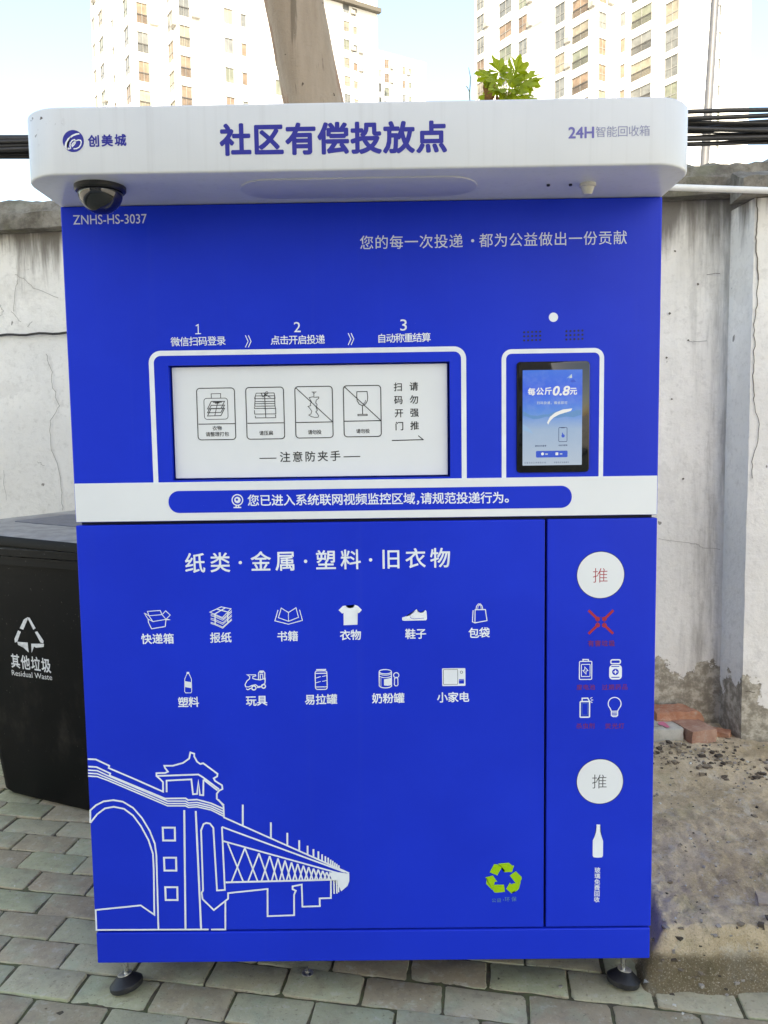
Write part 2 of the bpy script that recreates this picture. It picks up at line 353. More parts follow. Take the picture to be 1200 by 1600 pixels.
class Print:
    """flat vinyl graphics on one plane; every shape lies a few hundredths of a mm above the last"""
    def __init__(s, p0, n=(0, -1, 0), lift=4e-4):
        s.p0 = Vector(p0); s.n = Vector(n).normalized(); s.lift = lift; s.bm = B(); s.mats = []; s.o = (0, 0, 1)
        s.ax = Vector((0, 0, 1)).cross(s.n); s.ax = -s.ax if s.ax.dot(RIGHT) < 0 else s.ax; s.ax.normalize()
        s.az = s.ax.cross(s.n); s.az = -s.az if s.az.z < 0 else s.az
    def mi(s, m):
        if m not in s.mats: s.mats.append(m)
        return s.mats.index(m)
    def crop(s, u=0, v=0, k=1): s.o = (u, v, k); return s
    def at(s, p): return survey(s.o[0] + p[0] / s.o[2], s.o[1] + p[1] / s.o[2], s.p0, s.n)
    def xy(s, p): d = s.at(p) - s.p0; return Vector((d.dot(s.ax), d.dot(s.az)))
    def px(s, c): return (s.xy((c[0] + s.o[2], c[1])) - s.xy((c[0] - s.o[2], c[1]))).length / 2   # metres per photo pixel
    def w(s, p): return s.p0 + s.ax * p.x + s.az * p.y + s.n * s.lift
    def up(s): s.lift += 2.5e-5
    def fill2(s, pts, m):
        k = s.mi(m); f = s.bm.faces.new([s.bm.verts.new(s.w(p)) for p in pts]); f.material_index = k
        bmesh.ops.triangulate(s.bm, faces=[f]); s.up()
    def fill(s, pts, m): s.fill2([s.xy(p) for p in pts], m)
    def line2(s, P, wd, m, closed=False):
        k = s.mi(m); n = len(P); L = []; Rr = []
        for i in range(n):
            a = P[i - 1] if (i > 0 or closed) else None; b = P[(i + 1) % n] if (i < n - 1 or closed) else None
            d1 = (P[i] - a).normalized() if a is not None else (b - P[i]).normalized()
            d2 = (b - P[i]).normalized() if b is not None else d1
            n1 = Vector((-d1.y, d1.x)); n2 = Vector((-d2.y, d2.x)); mt = n1 + n2
            if mt.length < 1e-4: mt = n1.copy()
            mt.normalize(); ln = wd / 2 / max(.4, mt.dot(n1)); L.append(P[i] + mt * ln); Rr.append(P[i] - mt * ln)
        lv = [s.bm.verts.new(s.w(p)) for p in L]; rv = [s.bm.verts.new(s.w(p)) for p in Rr]
        for i in range(n if closed else n - 1):
            j = (i + 1) % n; s.bm.faces.new((lv[i], lv[j], rv[j], rv[i])).material_index = k
        s.up()
    def line(s, pts, wpx, m, closed=False):
        P = []
        for p in pts:
            q = s.xy(p)
            if not P or (q - P[-1]).length > 2e-4: P.append(q)
        s.line2(P, wpx * s.px(pts[0]), m, closed)
    def disc(s, c, r, m, n=36, sx=1):
        cc = s.xy(c); rr = r * s.px(c); s.fill2([cc + Vector((rr * sx * math.cos(2 * math.pi * k / n), rr * math.sin(2 * math.pi * k / n))) for k in range(n)], m)
    def ring(s, c, r, wpx, m, n=30, a0=0, a1=360, sx=1):
        cc = s.xy(c); rr = r * s.px(c); full = a1 - a0 >= 360
        P = [cc + Vector((rr * sx * math.cos(R(a0 + (a1 - a0) * k / n)), rr * math.sin(R(a0 + (a1 - a0) * k / n)))) for k in range(n if full else n + 1)]
        s.line2(P, wpx * s.px(c), m, full)
    def rrect(s, a, b, rad, wpx, m, fill=False, open_bottom=False):
        """rounded rectangle between photo corners a (top left) and b (bottom right)"""
        A, Bb = s.xy(a), s.xy(b); x0, x1, z1, z0 = A.x, Bb.x, A.y, Bb.y; k = s.px(a); r = rad * k; P = []
        for cx, cz, t0 in ((x0 + r, z1 - r, 180), (x1 - r, z1 - r, 90)):
            P += [Vector((cx + r * math.cos(R(t0 - 90 * i / 8)), cz + r * math.sin(R(t0 - 90 * i / 8)))) for i in range(9)]
        if open_bottom: P = [Vector((x0, z0))] + P + [Vector((x1, z0))]
        else:
            for cx, cz, t0 in ((x1 - r, z0 + r, 0), (x0 + r, z0 + r, -90)):
                P += [Vector((cx + r * math.cos(R(t0 - 90 * i / 8)), cz + r * math.sin(R(t0 - 90 * i / 8)))) for i in range(9)]
        s.fill2(P, m) if fill else s.line2(P, wpx * k, m, not open_bottom)
    def put(s, g, fn, m):
        k = s.mi(m); vv = [s.bm.verts.new(s.w(fn(c))) for c in g[0]]
        for f in g[1]:
            try: s.bm.faces.new([vv[i] for i in f]).material_index = k
            except ValueError: pass
    def row(s, txt, c0, c1, em, m, wt=.012, sx=1, sz=1):
        """characters centred evenly from c0 to c1 (photo points), em = height of the em box in photo pixels"""
        a, b = s.xy(c0), s.xy(c1); e = em * s.px(c0); n = len(txt)
        for i, ch in enumerate(txt):
            if ch == ' ': continue
            c = a.lerp(b, i / (n - 1)) if n > 1 else a
            l0 = s.lift
            for of in strokes(wt):
                s.put(glyph(ch, wt), lambda q: c + Vector(((q.x + of.x - .5) * e * sx, (q.y + of.y - .357) * e * sz)), m); s.lift += 6e-6
            s.lift = l0
        s.up()
    def fit(s, txt, a, b, m, wt=0, shear=0):
        """text stretched between photo points a (bottom left) and b (top right)"""
        A, Bb = s.xy(a), s.xy(b); g = glyph(txt, wt); xs = [q.x for q in g[0]]; ys = [q.y for q in g[0]]
        x0, x1, y0, y1 = min(xs), max(xs), min(ys), max(ys)
        for of in strokes(wt):
            s.put(g, lambda q: Vector((A.x + (q.x + of.x - x0) / (x1 - x0) * (Bb.x - A.x) + shear * ((q.y - y0) / (y1 - y0) - .5) * (Bb.y - A.y),
                                       A.y + (q.y + of.y - y0) / (y1 - y0) * (Bb.y - A.y))), m); s.lift += 6e-6
        s.up()
    def build(s, name, parent, label=None):
        o = obj(name, s.bm, s.mats, parent, recalc=False)
        if label: o['label'] = label
        return o

# ================================================================== SETTING
# ground reaching the horizon, and the sett paving laid on it
bm = B(); quad(bm, [(-400, -400, -.03), (400, -400, -.03), (400, 600, -.03), (-400, 600, -.03)])
tag(obj('ground', bm, M('bare_ground', (.40, .38, .34), .95, vary=.25, vscale=.8), recalc=False), kind='structure')
def gauss(k): return max(-2, min(2, random.gauss(0, 1))) * k
bm = B()
box(bm, -4.5, 4.5, -5.0, 2.4, -.028, -.0085, mi=1)
jx = [-1.7 + i * .012 for i in range(280)]; jy = [-.75 + i * .012 for i in range(190)]
jv = [[bm.verts.new((x, y, -.0047 + .0035 * noise.fractal(Vector((x * 14, y * 14, 3)), 1, 2, 3) + .0012 * noise.noise(Vector((x * 90, y * 90, 1))))) for x in jx] for y in jy]
for j in range(len(jy) - 1):
    for i in range(len(jx) - 1): bm.faces.new((jv[j][i], jv[j][i + 1], jv[j + 1][i + 1], jv[j + 1][i])).material_index = 1
ang = R(-10.5); ra = Vector((math.cos(ang), math.sin(ang), 0)); rb = Vector((math.sin(ang), -math.cos(ang), 0)); rb2 = Vector((rb.x * .55 - .02, rb.y, 0))
A0 = Vector((-.019, .093, 0)); PX, PY = .195, .108
for j in range(-24, 44):
    shift = (j % 2) * .5 + gauss(.03)
    for i in range(-22, 23):
        o = A0 + ra * ((i + shift) * PX) + rb2 * (j * PY)
        if not (-3.4 < o.x < 3.2 and -4.4 < o.y < 2.3): continue
        g = .0014 + random.random() * .0014; zt = gauss(.0017); tx, ty = gauss(.011), gauss(.016)
        w_, h_ = PX - 2 * g, PY - 2 * g; org = o + ra * g + rb2 * g * 1
        cs = [org + ra * (sx_ * w_ + gauss(.0016)) + rb2 * (sy_ * h_ + gauss(.0016)) for sx_, sy_ in ((0, 0), (1, 0), (1, 1), (0, 1))]
        c = sum(cs, Vector()) / 4; base = []
        for kk in range(4):
            p, q = cs[kk], cs[(kk + 1) % 4]; chip = .0035 + (random.random() ** 4) * .012; chip2 = .0035 + (random.random() ** 4) * .012; L_ = (q - p).length; dq = (q - p) / L_
            base.append(p + dq * chip)
            for t_ in (.3, .5, .7): base.append(p + dq * (L_ * (t_ + gauss(.03))) + (c - p).normalized() * abs(gauss(.0011)))
            base.append(q - dq * chip2)
        NB = len(base)
        def ringpts(ins, dz):
            out = []
            for p in base:
                t_ = p + (c - p).normalized() * ins * 1.25; t_.z = zt + dz + (t_ - c).dot(ra) * tx + (t_ - c).dot(rb2) * ty; out.append(t_)
            return out
        R0 = [bm.verts.new(p) for p in ringpts(0, -.022)]; R1 = [bm.verts.new(p) for p in ringpts(.0004, -.0042)]
        R2 = [bm.verts.new(p) for p in ringpts(.0018, -.0012)]; R3 = [bm.verts.new(p) for p in ringpts(.0048, 0)]
        for qa, qb in ((R0, R1), (R1, R2), (R2, R3)):
            for kk in range(NB): bm.faces.new((qa[kk], qa[(kk + 1) % NB], qb[(kk + 1) % NB], qb[kk]))
        bm.faces.new(R3)
tag(obj('paving', bm, [PAVE, JOINT], smooth=40), kind='structure')

# raised strip of old broken concrete along the foot of the wall
def sstep(a, b, x):
    t = max(0, min(1, (x - a) / (b - a))); return t * t * (3 - 2 * t)
def ledge_h(x, y):
    n1 = noise.fractal(Vector((x * 3, y * 3, 1)), 1, 2, 5); n2 = noise.fractal(Vector((x * 17, y * 14, 4)), 1, 2, 4)
    n3 = noise.fractal(Vector((x * 9, 0, 7)), 1, 2, 3) * .016; n4 = noise.fractal(Vector((x * 55, y * 46, 9)), 1, 2, 4)
    f = sstep(.010 + n3, .062 + n3 * .9 + n2 * .008, y) * sstep(.655 + n2 * .012, .735 + n2 * .01, x + .12 * max(0, .25 - y))
    top = .142 - .05 * min(1.2, max(0, y - .1) / 1.2) + n1 * .012 + n2 * .0085 + n4 * .0032
    top -= .02 * math.exp(-((y - .95 - .25 * (x - 1)) / .1) ** 2) * (1 + n2)
    return -.006 + f * (top + .006)
bm = B(); xs = [.60 + i * .0055 for i in range(160)] + [1.48 + i * .02 for i in range(62)] + [2.72 + i * .1 for i in range(20)]
ys = [-.03 + i * .005 for i in range(64)] + [.29 + i * .009 for i in range(178)]
vg = [[bm.verts.new((x, y, ledge_h(x, y))) for x in xs] for y in ys]
for j in range(len(ys) - 1):
    for i in range(len(xs) - 1): bm.faces.new((vg[j][i], vg[j][i + 1], vg[j + 1][i + 1], vg[j + 1][i]))
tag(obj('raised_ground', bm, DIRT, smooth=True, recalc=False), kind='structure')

# ---- plastered boundary wall
wd = Vector((.9925, -.1219, 0)); wo = Vector((-.1219, -.9925, 0)); W0 = Vector((1.22, 1.62, 0))
def wp(s, off, z): p = W0 + wd * s + wo * off; return Vector((p.x, p.y, z))
wall = thing('boundary_wall', (0, 1.77, 0), 'white plastered boundary wall with grey cement coping behind the recycling cabinet', 'wall')
bm = B(); NS, NZ = 220, 60; S0, S1 = -6.0, 5.0; Z0, Z1 = -.05, 2.25
gr = []
for j in range(NZ + 1):
    rw = []
    for i in range(NS + 1):
        s_ = S0 + (S1 - S0) * i / NS; z_ = Z0 + (Z1 - Z0) * j / NZ
        rw.append(bm.verts.new(wp(s_, .004 * noise.fractal(Vector((s_ * 3, 0, z_ * 3)), 1, 2, 4), z_)))
    gr.append(rw)
for j in range(NZ):
    for i in range(NS): bm.faces.new((gr[j][i], gr[j][i + 1], gr[j + 1][i + 1], gr[j + 1][i]))
bk = [[bm.verts.new(wp(s_, -.24, z_)) for s_ in (S0, S1)] for z_ in (Z0, Z1)]
bm.faces.new((bk[0][1], bk[0][0], bk[1][0], bk[1][1]))
bm.faces.new([gr[j][0] for j in range(NZ + 1)] + [bk[1][0], bk[0][0]]); bm.faces.new([gr[j][NS] for j in range(NZ, -1, -1)] + [bk[0][1], bk[1][1]])
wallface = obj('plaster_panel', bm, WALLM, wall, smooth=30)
def strip(bm, prof, s0, s1, n, jit, off=0):
    rows = []
    for i in range(n + 1):
        s_ = s0 + (s1 - s0) * i / n; rw = []
        for k, (o_, z_, j_) in enumerate(prof):
            nn = noise.fractal(Vector((s_ * 9, k * 3.1 + off, 2)), 1, 2, 5); n2 = noise.fractal(Vector((s_ * 9, k * 3.1 + off, 22)), 1, 2, 5)
            rw.append(bm.verts.new(wp(s_, o_ + nn * jit * j_, z_ + n2 * jit * j_)))
        rows.append(rw)
    m = len(prof)
    for a, b in zip(rows, rows[1:]):
        for k in range(m): bm.faces.new((a[k], b[k], b[(k + 1) % m], a[(k + 1) % m]))
    bm.faces.new(rows[0]); bm.faces.new(rows[-1][::-1])
bm = B(); strip(bm, [(-.28, 2.252, .2), (.078, 2.250, .7), (.082, 2.285, 1), (.083, 2.318, 1), (.066, 2.326, 1), (.052, 2.368, 1.6), (-.02, 2.392, 2), (-.10, 2.398, 2), (-.28, 2.38, 1)], -6, 5, 420, .010)
obj('coping', bm, COPE, wall, smooth=50)
bm = B()
PA, PB, PCn, PD = Vector((1.434, 1.590)), Vector((1.452, 1.411)), Vector((1.452 + .42 * .9925, 1.411 - .42 * .1219)), Vector((1.434 + .46 * .9925, 1.590 - .46 * .1219))
n = 46; L = []
for i in range(n + 1):
    z_ = -.02 + 2.222 * i / n; d_ = .0035 * noise.fractal(Vector((z_ * 7, 3, 0)), 1, 2, 4); e_ = .003 * noise.fractal(Vector((z_ * 9, 8, 0)), 1, 2, 4)
    L.append([bm.verts.new((PA.x, PA.y + .02, z_)), bm.verts.new((PB.x + d_, PB.y + e_, z_)), bm.verts.new((PCn.x - d_, PCn.y + e_, z_)), bm.verts.new((PD.x, PD.y + .02, z_))])
for a, b in zip(L, L[1:]):
    for k in range(4): bm.faces.new((a[k], a[(k + 1) % 4], b[(k + 1) % 4], b[k]))
bm.faces.new(L[0][::-1]); bm.faces.new(L[-1])
pil = obj('pilaster', bm, PILM, wall)
bm = B(); strip(bm, [(.084, 2.206, .3), (.262, 2.204, .7), (.266, 2.235, 1), (.258, 2.262, 1.2), (.19, 2.285, 1.5), (.10, 2.315, 1.5), (.084, 2.31, .3)], .19, .66, 40, .010, 31)
obj('pilaster_cap', bm, COPE, wall, smooth=50)
# cracks and drips in the plaster
WN = wo.copy(); crk = Print(W0 + wo * .006, WN, lift=0)
CRACK = M('dark_crack', (.12, .105, .085), .95); HAIR = M('hairline_crack', (.26, .24, .21), .95)  # dark brown and paler tones of the plaster cracks
crk.crop(0, 200, 2.58)
def jag(pts, k=3, a=2.2):
    out = []
    for p, q in zip(pts, pts[1:]):
        for i in range(k): t_ = i / k; out.append((p[0] + (q[0] - p[0]) * t_ + (gauss(a) if i else 0), p[1] + (q[1] - p[1]) * t_ + (gauss(a) if i else 0)))
    return out + [pts[-1]]
for pts, w_ in (([(60, 590), (95, 605), (150, 650), (235, 685)], .7), ([(72, 610), (62, 650), (55, 740)], .7), ([(45, 740), (85, 782)], .7), ([(0, 712), (14, 735), (0, 762)], .7),
                ([(185, 910), (205, 970), (210, 1030), (240, 1120), (202, 1180), (205, 1280), (235, 1370), (250, 1470), (252, 1540)], .9), ([(15, 1380), (25, 1500)], .6), ([(130, 780), (110, 800)], .8), ([(150, 1345), (180, 1362)], .6)):
    crk.line(jag(pts, 5, 2.6), w_ * .8, HAIR)
crk.crop(1000, 700, 3.075); crk.line(jag([(90, 435), (180, 450), (270, 460), (300, 480), (385, 488)], 5), .6, HAIR)
crk.crop(1000, 240, 3.075)
for q in ((167, 468), (278, 628), (143, 768), (233, 898), (128, 980), (153, 1180), (208, 1562)):
    crk.fill([(q[0] + random.uniform(4, 8) * math.cos(t), q[1] + random.uniform(3, 8) * math.sin(t)) for t in (0, 1, 2, 3, 4, 5)], CRACK)
crk.line(jag([(233, 905), (265, 903), (320, 900)]), .6, CRACK); crk.line(jag([(320, 582), (385, 576)]), .8, CRACK)
crk.build('crack', wall)
c2 = Print((PB.x, PB.y, 1), WN, lift=.004); c2.crop(1000, 240, 3.075)
c2.line(jag([(560, 190), (563, 300), (557, 420), (567, 610)], 7, 3), 1.9, CRACK); c2.line(jag([(567, 610), (550, 800), (547, 1000), (543, 1180)], 8, 3), 1.3, CRACK)
c2.line(jag([(543, 1180), (572, 1300), (565, 1380), (535, 1480), (538, 1560)], 4), 1.0, CRACK)
c2.crop(1000, 700, 3.075); c2.line(jag([(505, 1170), (552, 1172)]), 1.2, CRACK)
c2.build('crack', wall)

# ================================================================== RECYCLING KIOSK
K = thing('recycling_kiosk', (0, .37, 0), 'tall blue and white self service recycling cabinet with printed pictograms and overhanging canopy', 'recycling machine')
YB = .75; ZT, ZB1, ZB0, ZL = 1.8307, 1.2314, 1.1433, .1768
face = Print((0, 0, 1))
# -- upper cabinet with a recessed opening
oTL, oBR = face.xy((262.7, 571.3)), face.xy((703.8, 744.8)); oz1, oz0 = oTL.y + 1, oBR.y + 1; ox0, ox1 = oTL.x, oBR.x
bm = B(); box(bm, -.65, .65, 0, YB, ZB0, ZT, .003)
ff = max((f for f in bm.faces), key=lambda f: -f.normal.y * f.calc_area()); fv = sorted(ff.verts, key=lambda v: (v.co.z, v.co.x))
bl, br, tl, tr = fv; bm.faces.remove(ff)
def hole(y): return [bm.verts.new(p) for p in ((ox0, y, oz0), (ox1, y, oz0), (ox0, y, oz1), (ox1, y, oz1))]
h0, h1 = hole(0), hole(.034); o4 = [bl, br, tl, tr]
for a, b in ((0, 1), (1, 3), (3, 2), (2, 0)):
    bm.faces.new((o4[a], o4[b], h0[b], h0[a])); bm.faces.new((h0[a], h0[b], h1[b], h1[a]))
bm.faces.new((h1[0], h1[1], h1[3], h1[2]))
upper = obj('upper_cabinet', bm, BLUE, K)
# -- printing on the upper cabinet
p = Print((0, 0, 1)); p.fit('ZNHS-HS-3037', (114.7, 351), (228.8, 334.3), INK_G, .004)
p.build('serial_lettering', upper)
p = Print((0, 0, 1)); p.row('您的每一次投递', (573, 379.5), (712.5, 377), 22.5, INK_G, .004); p.row('·', (743, 379), (743, 379), 26, INK_G, .02, sx=2.2, sz=1) if 0 else p.disc((738.5, 376.2), 2.4, INK_G)
p.row('都为公益做出一份贡献', (759.5, 376), (969, 371.5), 22.5, INK_G, .004)
p.build('slogan_lettering', upper)
for dg_, b0, b1, tx, c0, c1 in (('1', (305, 522), (313.5, 506), '微信扫码登录', (274, 534.3), (345.6, 532.6)), ('2', (459.5, 519), (469.5, 503), '点击开启投递', (430, 531.8), (500.5, 530.5)), ('3', (625.5, 516.7), (635.5, 499), '自动称重结算', (596.5, 529), (666, 527.3))):
    p = Print((0, 0, 1))
    if dg_ == '1': p.line([(306, 509.3), (309.6, 507.3), (309.9, 521.4)], 1.5, INK_W); p.line([(305.2, 521.5), (314.2, 521.2)], 1.4, INK_W)
    else: p.fit(dg_, b0, b1, INK_W, .004)
    p.row(tx, c0, c1, 15.0, INK_W, .010); p.build('step_caption', upper)
for u, v in ((383.5, 524), (544, 520.5)):
    p = Print((0, 0, 1))
    for d in (0, 4.6): p.line([(u + d, v), (u + d + 4.2, v + 9.3), (u + d, v + 18.6)], 1.3, INK_W)
    p.build('chevron', upper)
p = Print((0, 0, 1)); p.rrect((235.8, 552.4), (725.4, 750), 15, 7.8, INK_W, open_bottom=True)
p.rrect((787.2, 549.4), (938.6, 747), 12, 7.0, INK_W, open_bottom=True); p.build('outline_strip', upper)
p = Print((0, 0, 1)); p.disc((864.7, 495.7), 7.2, INK_W); p.build('sensor_spot', upper)
for u0, v0 in ((818.9, 519.2), (884.9, 517.6)):
    p = Print((0, 0, 1))
    for i in range(5):
        for j in range(3): p.disc((u0 + i * 6.25, v0 + j * 6.4 - i * .25), 1.75, INK_K, 8)
    p.build('speaker_grille', upper)
# -- drop door inside the opening
bm = B(); g = .004; box(bm, ox0 + g, ox1 - .0045, .013, .030, oz0 + .0035, oz1 - .003, .0015)
door = obj('drop_door', bm, INK_DW, K)
DP = (0, .013, 1)
def card(p, tl_, br_): p.rrect(tl_, br_, 5.2, 1.35, INK_K)
p = Print(DP)
cards = [((307.0, 606.9), (368.6, 686.6), (310.3, 662.8), (367.5, 661.9)), ((383.8, 605.6), (444.9, 685.5), (386.7, 661.4), (443.5, 660.6)),
         ((460.6, 604.3), (520.6, 683.7), (462.8, 660.2), (519.3, 659.2)), ((536.4, 602.9), (595.9, 681.8), (538, 658.2), (595.1, 657.2))]
for a, b, c, d in cards: card(p, a, b); p.line([c, d], 1.35, INK_K)
p.line([(461.9, 605.8), (519.2, 658.6)], 1.2, INK_K); p.line([(537.7, 604), (595, 657)], 1.2, INK_K)
p.build('card_frame', door)
p = Print(DP); p.row('衣物', (335.6, 669.2), (343, 669), 7.4, INK_K, .012); p.row('请整理打包', (325, 678.7), (354.3, 678.2), 7.4, INK_K, .012); p.build('caption', door)
for tx, c0, c1 in (('请压扁', (408.6, 676.9), (423.4, 676.5)), ('请勿投', (484.6, 675.4), (498.8, 675.1)), ('请勿投', (560, 673.8), (574.3, 673.5))):
    p = Print(DP); p.row(tx, c0, c1, 7.4, INK_K, .012); p.build('caption', door)
p = Print(DP); p.row('注意防夹手', (445.5, 714.4), (524, 712.6), 17.2, INK_K, .010)
p.line([(405.5, 716.3), (432, 715.8)], 1.4, INK_K); p.line([(536.9, 713.8), (562.9, 713.2)], 1.4, INK_K); p.build('hand_warning', door)
p = Print(DP); p.row('扫码开门', (622, 604.8), (624, 666), 14.2, INK_K, .014); p.row('请勿强推', (646.6, 604), (648, 665.2), 14.2, INK_K, .014)
p.line([(612.3, 688.3), (661.8, 686.9)], 1.5, INK_K); p.line([(653.4, 680.6), (661.8, 687.4)], 1.3, INK_K); p.build('door_instruction', door)
p = Print(DP); p.crop(280, 580, 6)      # suitcase of folded clothes
p.rrect((231, 255), (459, 449), 4.5, .9, INK_K); p.line([(301, 253), (300, 212), (388, 209), (389, 251)], .9, INK_K)
for dy in (0, 36, 66): p.line([(300, 284 + dy), (425, 282 + dy), (392, 350 + dy), (266, 354 + dy)], 1.1, INK_K, True)
p.line([(362, 284), (335, 414)], 1.0, INK_K); p.line([(318, 290), (400, 288)], 1.8, INK_K); p.line([(335, 300), (378, 298)], 1.2, INK_K)
p.build('pictogram', door)
p = Print(DP); p.crop(280, 580, 6)      # tied flattened cartons
for y, x0, x1 in ((206, 722, 890), (232, 714, 893), (258, 706, 898), (285, 710, 900), (305, 708, 897), (328, 706, 900), (350, 706, 904), (402, 708, 906), (438, 716, 906)): p.line([(x0, y), (x1, y - 2)], 1.0, INK_K)
for x0, y0, x1, y1 in ((722, 206, 706, 258), (890, 204, 900, 256), (714, 232, 708, 328), (895, 232, 898, 326), (706, 335, 706, 352), (900, 328, 903, 348), (706, 366, 708, 403), (904, 345, 906, 400), (714, 418, 716, 440), (904, 408, 906, 436), (800, 206, 812, 436)): p.line([(x0, y0), (x1, y1)], 1.0, INK_K)
p.ring((822, 203), 1.9, .8, INK_K, 14); p.line([(768, 205), (785, 240), (815, 212)], 1, INK_K); p.line([(805, 218), (856, 246)], 1.1, INK_K)
p.build('pictogram', door)
p = Print(DP); p.crop(440, 580, 4.615)   # gnawed bone
p.line([(216, 150), (252, 149)], .8, INK_K); p.line([(226, 151), (233, 160), (233, 184)], 1, INK_K); p.line([(243, 151), (236, 160)], .8, INK_K)
p.line([(200, 190), (222, 185), (240, 188), (268, 186), (268, 196), (250, 208), (246, 228), (256, 240), (250, 262), (258, 282), (246, 294), (258, 306), (268, 322), (262, 332), (240, 333), (216, 328), (196, 316), (212, 308), (218, 288), (204, 268), (190, 254), (210, 248), (206, 236), (216, 222), (206, 205)], .95, INK_K, True)
p.build('pictogram', door)
p = Print(DP); p.crop(440, 580, 4.615)   # wine glass
p.line([(543, 148), (616, 146), (621, 186), (619, 212), (606, 236), (583, 249), (560, 238), (545, 214), (542, 186)], 1.2, INK_K, True)
p.line([(583, 249), (584, 312)], 1.2, INK_K); p.line([(550, 312), (617, 310), (618, 319), (551, 321)], 1.0, INK_K, True); p.line([(605, 208), (602, 226), (588, 236)], .9, INK_K)
p.build('pictogram', door)
# -- white band and warning strip
bm = B(); box(bm, -.6478, .6478, -.0016, .003, ZB0 + .0012, ZB1 - .0006, .0007, 1)
band = obj('white_band', bm, INK_DW, K)
BP = (0, -.0016, 1)
p = Print(BP); A, Bb = p.xy((262.7, 768)), p.xy((893.3, 793.4)); p.rrect((262.7, 767.4), (893.3, 793.3), 16.7, 0, BLUE, fill=True)
p.row('您已进入系统联网视频监控区域', (396, 782.2), (639.5, 779.2), 19.0, INK_W, .016); p.fit('，', (651.3, 788.2), (654.8, 782.2), INK_W, .02)
p.row('请规范投递行为', (666, 778.9), (778.5, 777.8), 19.0, INK_W, .016); p.fit('。', (788.8, 785), (794.8, 779.3), INK_W, .02)
p.ring((371, 781.2), 8.3, 1.7, INK_W); p.disc((371, 781.2), 5.0, INK_W, 24); p.disc((370.2, 780.6), 1.9, BLUE, 14); p.line([(365, 793), (377, 792.8)], 1.9, INK_W); p.line([(369, 790), (369, 793)], 2, INK_W); p.line([(373, 790), (373, 793)], 2, INK_W)
p.build('warning_strip', band)
# -- touch screen
s = Print((0, 0, 1)); a, b = s.xy((807.0, 565.8)), s.xy((919.6, 737.0)); sx0, sx1, sz1, sz0 = a.x, b.x, a.y + 1, b.y + 1
def rr2(x0, x1, z0, z1, r, n=7):
    P = []
    for cx, cz, t0 in ((x0 + r, z1 - r, 180), (x1 - r, z1 - r, 90), (x1 - r, z0 + r, 0), (x0 + r, z0 + r, -90)): P += [(cx + r * math.cos(R(t0 - 90 * i / n)), cz + r * math.sin(R(t0 - 90 * i / n))) for i in range(n + 1)]
    return P
def slab(bm, P, y0, y1, bev=0):
    lo = [bm.verts.new((x, y1, z)) for x, z in P]; hi = [bm.verts.new((x, y0, z)) for x, z in P]; n = len(P)
    f = bm.faces.new(hi); bm.faces.new(lo[::-1])
    for i in range(n): bm.faces.new((lo[i], lo[(i + 1) % n], hi[(i + 1) % n], hi[i]))
    if bev: bmesh.ops.bevel(bm, geom=list(f.edges), offset=bev, segments=2, profile=.5, affect='EDGES')
bm = B(); slab(bm, rr2(sx0, sx1, sz0, sz1, .0075), -.0035, .004, .0012)
scr = obj('touch_screen', bm, GLASSK, K, smooth=35)
SP = (0, -.0035, 1); KE = .262
def lin(c): return tuple(x * KE for x in srgb(*c))
s = Print(SP); a, b = s.xy((816.6, 578.6)), s.xy((908.9, 726.2)); dz1, dz0 = a.y + 1, b.y + 1
def sky_grad(t):
    z = t.axis(2); mr = t.n.new('ShaderNodeMapRange'); mr.inputs['From Min'].default_value = dz0; mr.inputs['From Max'].default_value = dz1; t.link(z, mr.inputs['Value'])
    cr = t.n.new('ShaderNodeValToRGB'); t.link(mr.outputs[0], cr.inputs[0]); e = cr.color_ramp.elements
    e[0].position = 0; e[0].color = (*lin((178, 199, 228)), 1); e[1].position = 1; e[1].color = (*lin((66, 122, 240)), 1)
    for pz, cc in ((.38, (156, 186, 228)), (.55, (92, 148, 240)), (.78, (60, 105, 246))): el = e.new(pz); el.color = (*lin(cc), 1)
    nf = t.noise(55, 4); c = t.mix(t.math('MULTIPLY', t.ramp(nf, .4, .7), .10), cr.outputs[0], tuple(x * .9 for x in lin((190, 215, 250)))); t.link(c, t.b.inputs['Emission Color'])
disp = s
s.rrect((816.6, 578.6), (908.9, 726.2), .6, 0, glow('screen_picture', sky_grad), fill=True)
EW = glow('screen_white', lin((235, 243, 255))); ED = glow('screen_ink', lin((40, 55, 100))); EB = glow('screen_button', lin((52, 92, 220))); EM = glow('screen_hills', lin((98, 150, 214))); EC = glow('screen_cloud', lin((150, 190, 240))); EP = glow('screen_pale', lin((196, 214, 238)))
s.crop(780, 550, 7.06)
s.fill([(262, 655), (300, 672), (345, 698), (420, 704), (480, 690), (540, 688), (620, 655), (690, 652), (760, 672), (850, 640), (908, 640), (908, 690), (820, 720), (740, 712), (640, 728), (520, 712), (440, 735), (380, 742), (320, 720), (262, 700)], EM)
s.fill([(258, 795), (300, 820), (350, 862), (375, 905), (320, 880), (258, 860)], EC)
s.fill([(528, 778), (560, 715), (620, 668), (700, 635), (806, 622), (790, 650), (730, 668), (660, 690), (600, 722), (560, 762), (540, 802)], EW)
s.fill([(742, 292), (800, 240), (796, 268)], EC); s.fill([(770, 290), (800, 240), (805, 285)], EP); s.fill([(780, 320), (820, 300), (850, 330), (800, 335)], EB)
s.row('每公斤', (357, 440), (540, 432), 12.2, EW, .03); s.fit('0.8', (595, 478), (775, 376), EW, .03, shear=.2); s.row('元', (818, 432), (818, 432), 11.8, EW, .03)
s.row('扫码投递，微信即可', (432, 562), (735, 560), 5.0, EP, .012)
s.rrect((657, 833), (747, 988), 1.6, .8, ED); s.line([(680, 836), (722, 836)], 1.1, ED); s.disc((704, 925), 2.6, EB, 14); s.line([(696, 890), (700, 915)], 1.6, EB)
